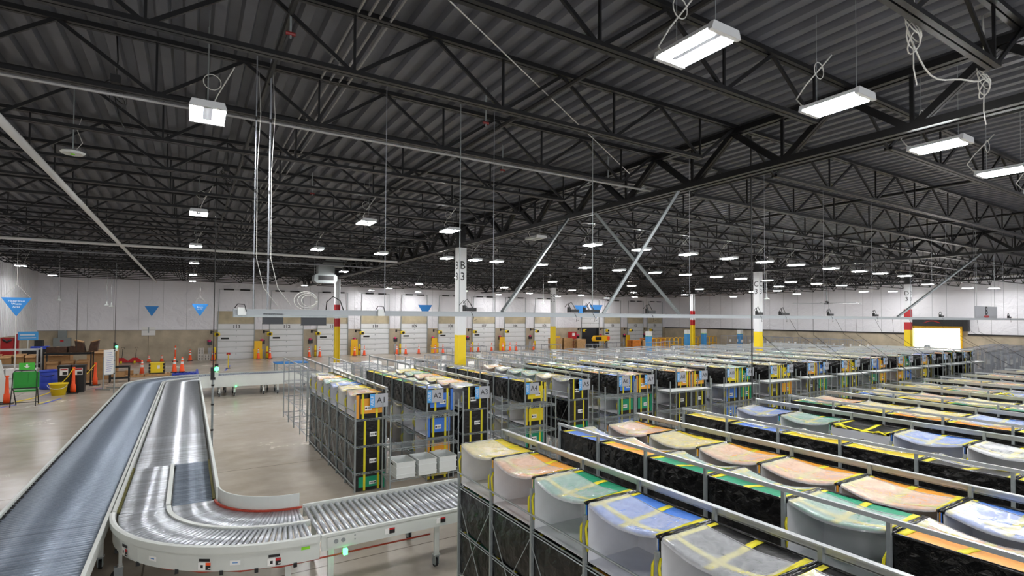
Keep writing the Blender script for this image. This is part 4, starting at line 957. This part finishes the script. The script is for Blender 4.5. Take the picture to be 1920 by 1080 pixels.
b = MB(); [b.box((s*.36-.05,-.32,z),(s*.36+.05,.32,z+.14)) for s in (-1,1) for z in (.08,.28,.48)]; b.box((-.38,-.32,0),(.38,.32,.06)); b.build('corner_guard','black',t); MB().box((.02,-.303,.3),(.15,-.3,.5)).build('label_card','paper',t); MB().box((-.36,-.31,.62),(.36,.31,.66)).build('lid','yellow',t)
for x, y, h, lab in ((.85,50.4,1.0,'tall stack of white perforated blocks by dock door 113'),(1.3,50.3,.5,'short stack of white perforated blocks by dock door 113')):
    t = thing('block_stack',lab,'blocks',(x,y,0),0,'perforated blocks')
    for k in range(int(h/.25)):
        MB().box((-.21,-.15,.25*k+.004),(.21,.15,.25*k+.246)).build('block','concrete_block',t); b = MB(); [b.tube([(s*.1,-.154,.25*k+.125+dz),(s*.1,-.15,.25*k+.125+dz)],.035,10) for s in (-1,1) for dz in (-.05,.05)]; b.build('block_hole','ink',t)
t = thing('wall_panel','white square panel with thin cable on the back wall','panel',(-2.75,YB-.07,2.05)); MB().box((-.45,0,0),(.45,.03,.66)).build('plate','white',t); MB().tube([(0,-.01,0),(0,-.01,-2.0)],.012,5).build('cable','black',t); MB().box((-.04,-.02,.2),(.04,0,.66)).build('conduit_clip','steel',t)
t = thing('electrical_cabinet','grey blue electrical cabinet on the back wall behind the shelving','cabinet',(-8.0,YB-.25,.7)); MB().box((-.5,-.1,0),(.5,.24,1.25)).build('cabinet_body','hvac',t); MB().box((-.25,0,1.25),(.25,.2,1.8)).build('conduit_trunk','hvac',t); MB().box((-.1,-.11,.95),(.1,-.1,1.1)).build('warning_label','red',t); MB().box((-.2,-.11,.3),(.2,-.1,.6)).build('plate','paper',t)
t = thing('fire_hose_cabinet','red fire equipment cabinet by the left wall','cabinet',(-8.85,41.5,.9)); MB().box((-.4,-.2,0),(.15,.2,1.4)).build('cabinet_body','red',t); MB().box((.22,-.1,-.1),(.36,.05,1.6)).build('riser_pipe','red',t); MB().tube([(-.3,-.22,1.3),(-.1,-.3,1.15),(.1,-.22,1.3)],.06,8).build('hose','ink',t,True); MB().box((-.5,-.1,-.9),(.4,.18,-.0)).build('pedestal','concrete_block',t)
t = thing('area_sign','small blue sign on a white pole by the left wall','sign',(-8.0,41,2.15)); MB().box((-.45,-.01,0),(.45,.01,.5)).build('panel','aisle_blue',t); MB().box((-.35,-.014,.12),(.35,-.01,.16)).box((-.35,-.014,.28),(.3,-.01,.33)).build('lettering_bar','paper',t); MB().tube([(0,0,-2.15),(0,0,0)],.03,6).build('pole','cable_white',t)
t = thing('black_bin_pile','stacked black bins with blue lid behind the galvanised shelving','bins',(-7.2,39.5,0)); MB().box((-.7,-.3,0),(.7,.3,1.7)).build('bin_stack','black',t); MB().box((-.35,-.25,1.7),(.4,.25,1.86)).build('lid','drum_blue',t); MB().box((-.2,-.2,1.86),(.15,.2,2.2)).build('top_bin','black',t)
# floor tape
for a, c, m, lab in (((-5.0,28.4),(-4.7,29.9),'tape_blue','blue floor tape strip right of the green chair'),((-6.3,27.9),(-5.9,28.6),'tape_blue','blue floor tape strip left of the green chair'),((-5.2,28.5),(-4.95,29.3),'tape_yellow','yellow floor tape strip beside the blue one'),((2.1,40),(2.6,44),'tape_blue','blue floor tape line before dock door 113'),((-4.2,33.0),(-3.6,33.2),'tape_blue','blue floor tape under the whiteboard stand'),((.5,38),(.5,42),'tape_blue','blue floor tape right of the blue pallet'),((3.2,31.5),(3.2,33.5),'tape_yellow','yellow floor tape behind the far conveyor panel'),((2.0,33.5),(3.2,33.5),'tape_yellow','short yellow floor tape across behind the far conveyor')):
    tag(MB().bar((a[0],a[1],.0025),(c[0],c[1],.0025),.12,.003).build('floor_tape',m),lab,'tape','floor tape')

# ------------------------------------------------------------------ dock wall equipment
def dock_light_proto():
    t = thing('dock_light','x','light'); b = MB(); b.box((-.08,-.02,-.06),(.08,.0,.2)); b.bar((0,-.03,.12),(.1,-.35,.12),.05,.05); b.bar((.1,-.35,.12),(.35,-.75,.08),.045,.045); b.build('arm','black',t)
    MB().lathe([(0,-.17),(.2,-.15),(.25,0),(.2,.15),(0,.17)],12,(.38,-.8,-.1)).build('lamp_head','yellow',t,True); MB().tube([(.38,-1.06,-.1),(.38,-.98,-.1)],.12,12).build('lens','ink',t); return t
def ctrl_proto():
    t = thing('dock_control','x','control'); MB().box((-.18,-.16,-.15),(.18,0,.2)).build('housing','screen',t); MB().lathe([(0,-.12),(.12,-.1),(.13,.06),(0,.08)],10,(-.05,-.15,.22)).build('beacon','pink',t,True); MB().box((-.12,-.05,-1.2),(.12,0,-.4)).build('lower_box','sign_grey',t); MB().tube([(0,-.03,-.15),(.02,-.03,-.4)],.025,6).build('conduit','steel',t); return t
def bollard_proto():
    t = thing('dock_bollard','x','bollard'); MB().lathe([(.1,0),(.1,.95),(.07,1.02),(0,1.04)],14).build('post','yellow',t,True); MB().lathe([(.15,0),(.15,.02),(0,.02)],12).build('base_plate','black',t); MB().lathe([(.103,.45),(.103,.56)],14,cap=False).build('red_band','red',t); return t
dl, ct, bo = dock_light_proto(), ctrl_proto(), bollard_proto(); DN = ['113','112','111','110','109','108','107','106','105','the raised door','103','102','101']
for i, c in enumerate(DC):
    for pr, dx, dy, z, nm in ((dl,-1.85,.058,2.2,'yellow-headed dock light on a black arm left of %s'),(ct,-1.95,.055,1.35,'dark dock control box with pink beacon left of %s'),(bo,-1.62,-.5,0,'yellow bollard with red band at the left side of %s')):
        lab = nm % (('door ' if i != 9 else '')+DN[i]); loc = (c+dx,YB-.06+dy,z)
        if i == 0: pr.location = loc; pr['label'] = lab; pr['group'] = pr['category']+'s at the dock doors'
        else: dup(pr,loc,0,lab,pr['category']+'s at the dock doors')
bp = None
for x, lab in ((5.1,'right of dock door 113'),(13.3,'right of dock door 111'),(21.4,'right of dock door 109'),(29.4,'right of dock door 107'),(37.0,'right of dock door 105'),(48.1,'between the doors near the far corner')):
    t = thing('dock_barrier','tall yellow board '+lab,'barrier',(x,50.3,0),0,'yellow barriers'); MB().box((-.34,-.06,0),(.34,.06,.75)).box((-.3,-.05,.75),(.3,.05,1.5)).build('board','safety_yellow',t); MB().box((-.4,-.07,.72),(.4,.07,.8)).build('cross_bar','safety_yellow',t)
t = thing('fire_cabinet','tall red fire cabinet right of the C2 column','cabinet',(39.2,50.4,0)); MB().box((-.45,-.25,.0),(.45,.25,2.0)).build('cabinet_body','red',t); MB().box((-.2,-.26,1.5),(.2,-.25,1.85)).build('notice','paper',t); MB().box((-.25,-.26,.9),(.25,-.25,1.1)).build('lower_notice','paper',t)
t = thing('lift_cart','yellow and orange wheeled lift machine before the raised dock door','machine',(42.2,48.5,0))
MB().prism([(-1.1,0,.9),(1.1,0,.9),(1.2,0,1.2),(.9,0,1.55),(-.9,0,1.55),(-1.2,0,1.2)],(0,.5,0)).build('body','safety_yellow',t); MB().box((-1.0,-.03,1.0),(-.1,.0,1.4)).build('dark_panel','black',t); MB().lathe([(0,0),(.3,.05),(.32,.4),(0,.5)],10,(1.0,.2,1.0)).build('tank','orange',t)
for x in (-.9,.9):
    MB().box((x-.06,.1,.2),(x+.06,.4,.9)).build('leg','black',t); MB().tube([(x-.08,.25,.16),(x+.08,.25,.16)],.16,12).build('wheel','rubber',t)
# pallet stacks and orange carts far behind
k = 0
for x, y, n, m, lab in ((34.2,47,10,'wood','brown pallet stack left of the C2 column'),(35.6,47,10,'cardboard','brown pallet stack touching the C2 column'),(37.0,46.4,9,'wood','brown pallet stack right of the C2 column'),(43.0,44,8,'pallet_orange','orange pallet stack left of the blue posts'),(44.5,44,8,'wood','tan pallet stack behind the nearest blue post'),(46.0,45,9,'pallet_orange','orange pallet stack before door 103'),(47.5,45.5,9,'wood','tan pallet stack before door 102'),(49.0,46,9,'pallet_orange','orange pallet stack before door 101'),(50.6,46.5,9,'wood','tan pallet stack in front of the far corner')):
    t = thing('pallet_stack',lab,'pallets',(x,y,0),0,'pallet stacks')
    for j in range(n):
        b = MB(); z = .145*j; b.box((-.6,-.5,z+.11),(.6,.5,z+.135)); [b.box((-.6,a-.05,z+.02),(.6,a+.05,z+.11)) for a in (-.45,0,.45)]; b.box((-.6,-.5,z),(.6,-.38,z+.02)); b.build('pallet',m,t)
for k in range(16):
    x = 42.6+.82*k; y = 40.6+.12*k
    if k == 0:
        oc = thing('hand_cart','orange U-framed hand cart, first from left in the row behind the racks','cart',(x,y,0),0,'orange hand carts'); MB().tube([(-.3,0,.1),(-.3,0,1.35),(-.2,0,1.5),(.2,0,1.5),(.3,0,1.35),(.3,0,.1)],.04,6).build('frame','safety_yellow',oc,True)
        MB().box((-.32,-.1,.1),(.32,.8,.16)).build('deck','safety_yellow',oc); b = MB(); [b.tube([(a-.02,c,.05),(a+.02,c,.05)],.05,8) for a in (-.25,.25) for c in (0,.7)]; b.build('wheels','rubber',oc); MB().box((-.3,-.015,.7),(.3,.015,.76)).build('cross_bar','safety_yellow',oc)
    else: dup(oc,(x,y,0),0,'orange U-framed hand cart, %s from left in the row behind the racks' % ORD[k],'orange hand carts')
for k, (x, y) in enumerate(((37.7,36.6),(47.6,40.4),(51.5,41.3),(53.6,38))):
    t = thing('blue_post','blue floor post with white top, %s from left behind the racks' % ORD[k],'post',(x,y,0),0,'blue posts'); MB().box((-.22,-.22,0),(.22,.22,1.9)).build('post','post_blue',t); MB().box((-.23,-.23,1.9),(.23,.23,1.95)).build('lime_band','lime',t); MB().box((-.22,-.22,1.95),(.22,.22,2.4)).build('top','white',t)
# wire cage carts
def cage_proto():
    t = thing('cage_cart','x','cart'); a, c, h = .55, .4, 1.75
    b = MB()
    for x in (-a,a):
        for y in (-c,c): b.tube([(x,y,.15),(x,y,h)],.018,6)
    for z in (.18,h):
        for s in (-1,1): b.tube([(-a,s*c,z),(a,s*c,z)],.016,5); b.tube([(s*a,-c,z),(s*a,c,z)],.016,5)
    b.build('frame','cage_steel',t); b = MB()
    for j in range(1,8): x = -a+2*a*j/8; b.tube([(x,c,.2),(x,c,h)],.005,4); b.tube([(x,-c,.2),(x,-c,h*.6)],.005,4)
    for z in (.5,.8,1.1,1.4): b.tube([(-a,c,z),(a,c,z)],.005,4); b.tube([(-a,-c,z),(-a,c,z)],.005,4); b.tube([(a,-c,z),(a,c,z)],.005,4)
    b.build('mesh','cage_steel',t); MB().box((-a,-c,.16),(a,c,.19)).build('base','cage_steel',t); MB().box((-.2,-c-.015,1.05),(.15,-c-.005,1.35)).build('label_card','paper',t)
    for x in (-a+.05,a-.05):
        for y in (-c+.05,c-.05): MB().tube([(x-.02,y,.07),(x+.02,y,.07)],.07,10).build('wheel','rubber',t)
    return t
cg = cage_proto(); first = True
def cage(x, y, lab, grp):
    global first
    if first: cg.location = (x,y,0); tag(cg,lab,'cart',grp); first = False
    else: dup(cg,(x,y,0),0,lab,grp)
for r in range(5):
    for k in range(7):
        cage(36.2+1.35*r+2.4*k*.9,9.0+1.15*r+.35*k,'grey wire cage cart, %s from left in the %s row right of the doorway' % (ORD[k],ORD[r]),'cage carts by the right wall')
for r in range(2):
    for k in range(10): cage(52.0+1.4*r,25+1.5*k,'grey wire cage cart by the right wall, %s from doorway, %s line' % (ORD[k],('inner','outer')[r]),'cage carts along the right wall')
for k in range(9): cage(10.6+1.9*k,24.4+.5*(k % 3),'grey wire cage cart behind the empty racks, %s from left' % ORD[k],'cage carts behind the racks')
for k in range(8): cage(13+3.0*k,29.5+(k % 2)*1.2,'grey wire cage cart on the far staging floor, %s from left' % ORD[k],'cage carts on the staging floor')
# work tables and loose boxes on the staging floor
for k, (x, y, m) in enumerate(((5.2,33.8,'sign_blue'),(9.6,27.6,'white'),(12.6,31.2,'black'),(16.4,27.2,'white'),(20,33,'white'))):
    t = thing('work_table','%s topped work table on the staging floor, %s from left' % ({'sign_blue':'blue','white':'white','black':'black'}[m],ORD[k]),'table',(x,y,0),0,'work tables'); MB().box((-.9,-.6,.86),(.9,.6,.92)).build('table_top',m,t)
    for a in (-.82,.82):
        for c in (-.52,.52): MB().box((a-.03,c-.03,0),(a+.03,c+.03,.86)).build('leg','steel',t)
    MB().box((-.85,-.55,.25),(.85,.55,.28)).build('lower_shelf','wood',t)
for k, (x, y) in enumerate(((8.0,25.6),(9.3,25.9),(14.6,26.3),(18.4,26.0),(11.9,27.4),(22,27))): box_thing(x,y,0,.9,.7,.85,'tan carton on the floor behind the empty racks, %s one' % ORD[k],False,'cardboard','cardboard_box','box','cartons behind the racks')
for k, (x, y) in enumerate(((5.9,24.6),(7.4,24.9),(9.0,24.9),(27.9,24.9))): box_thing(x,y,0,.8,.6,1.5,'tall white carton behind the empty racks, %s one' % ORD[k],False,'paper','storage_carton','box','white cartons behind the racks')
t = thing('tape_stand','yellow floor stand with red top before dock door 113','stand',(2.35,41.5,0)); MB().tube([(0,0,0),(0,0,1.0)],.03,8).build('pole','yellow',t); MB().box((-.12,-.02,.95),(.12,.02,1.1)).build('top_plate','red',t); MB().lathe([(.15,0),(.15,.03),(0,.03)],10).build('base','black',t)
# yard vehicle-like shape beyond the doorway is left overexposed; a yellow guard stands in the opening
t = thing('door_guard','small yellow machine standing in the bright truck doorway','machine',(XR-2.2,20.0,0)); MB().box((-.3,-.3,.6),(.3,.3,1.15)).build('body','yellow',t); MB().lathe([(0,0),(.28,.05),(.2,.35),(0,.4)],10,(0,0,1.15)).build('dome','steel',t)
for s in (-1,1): MB().box((-.25,s*.22-.04,0),(.25,s*.22+.04,.6)).build('leg','black',t)
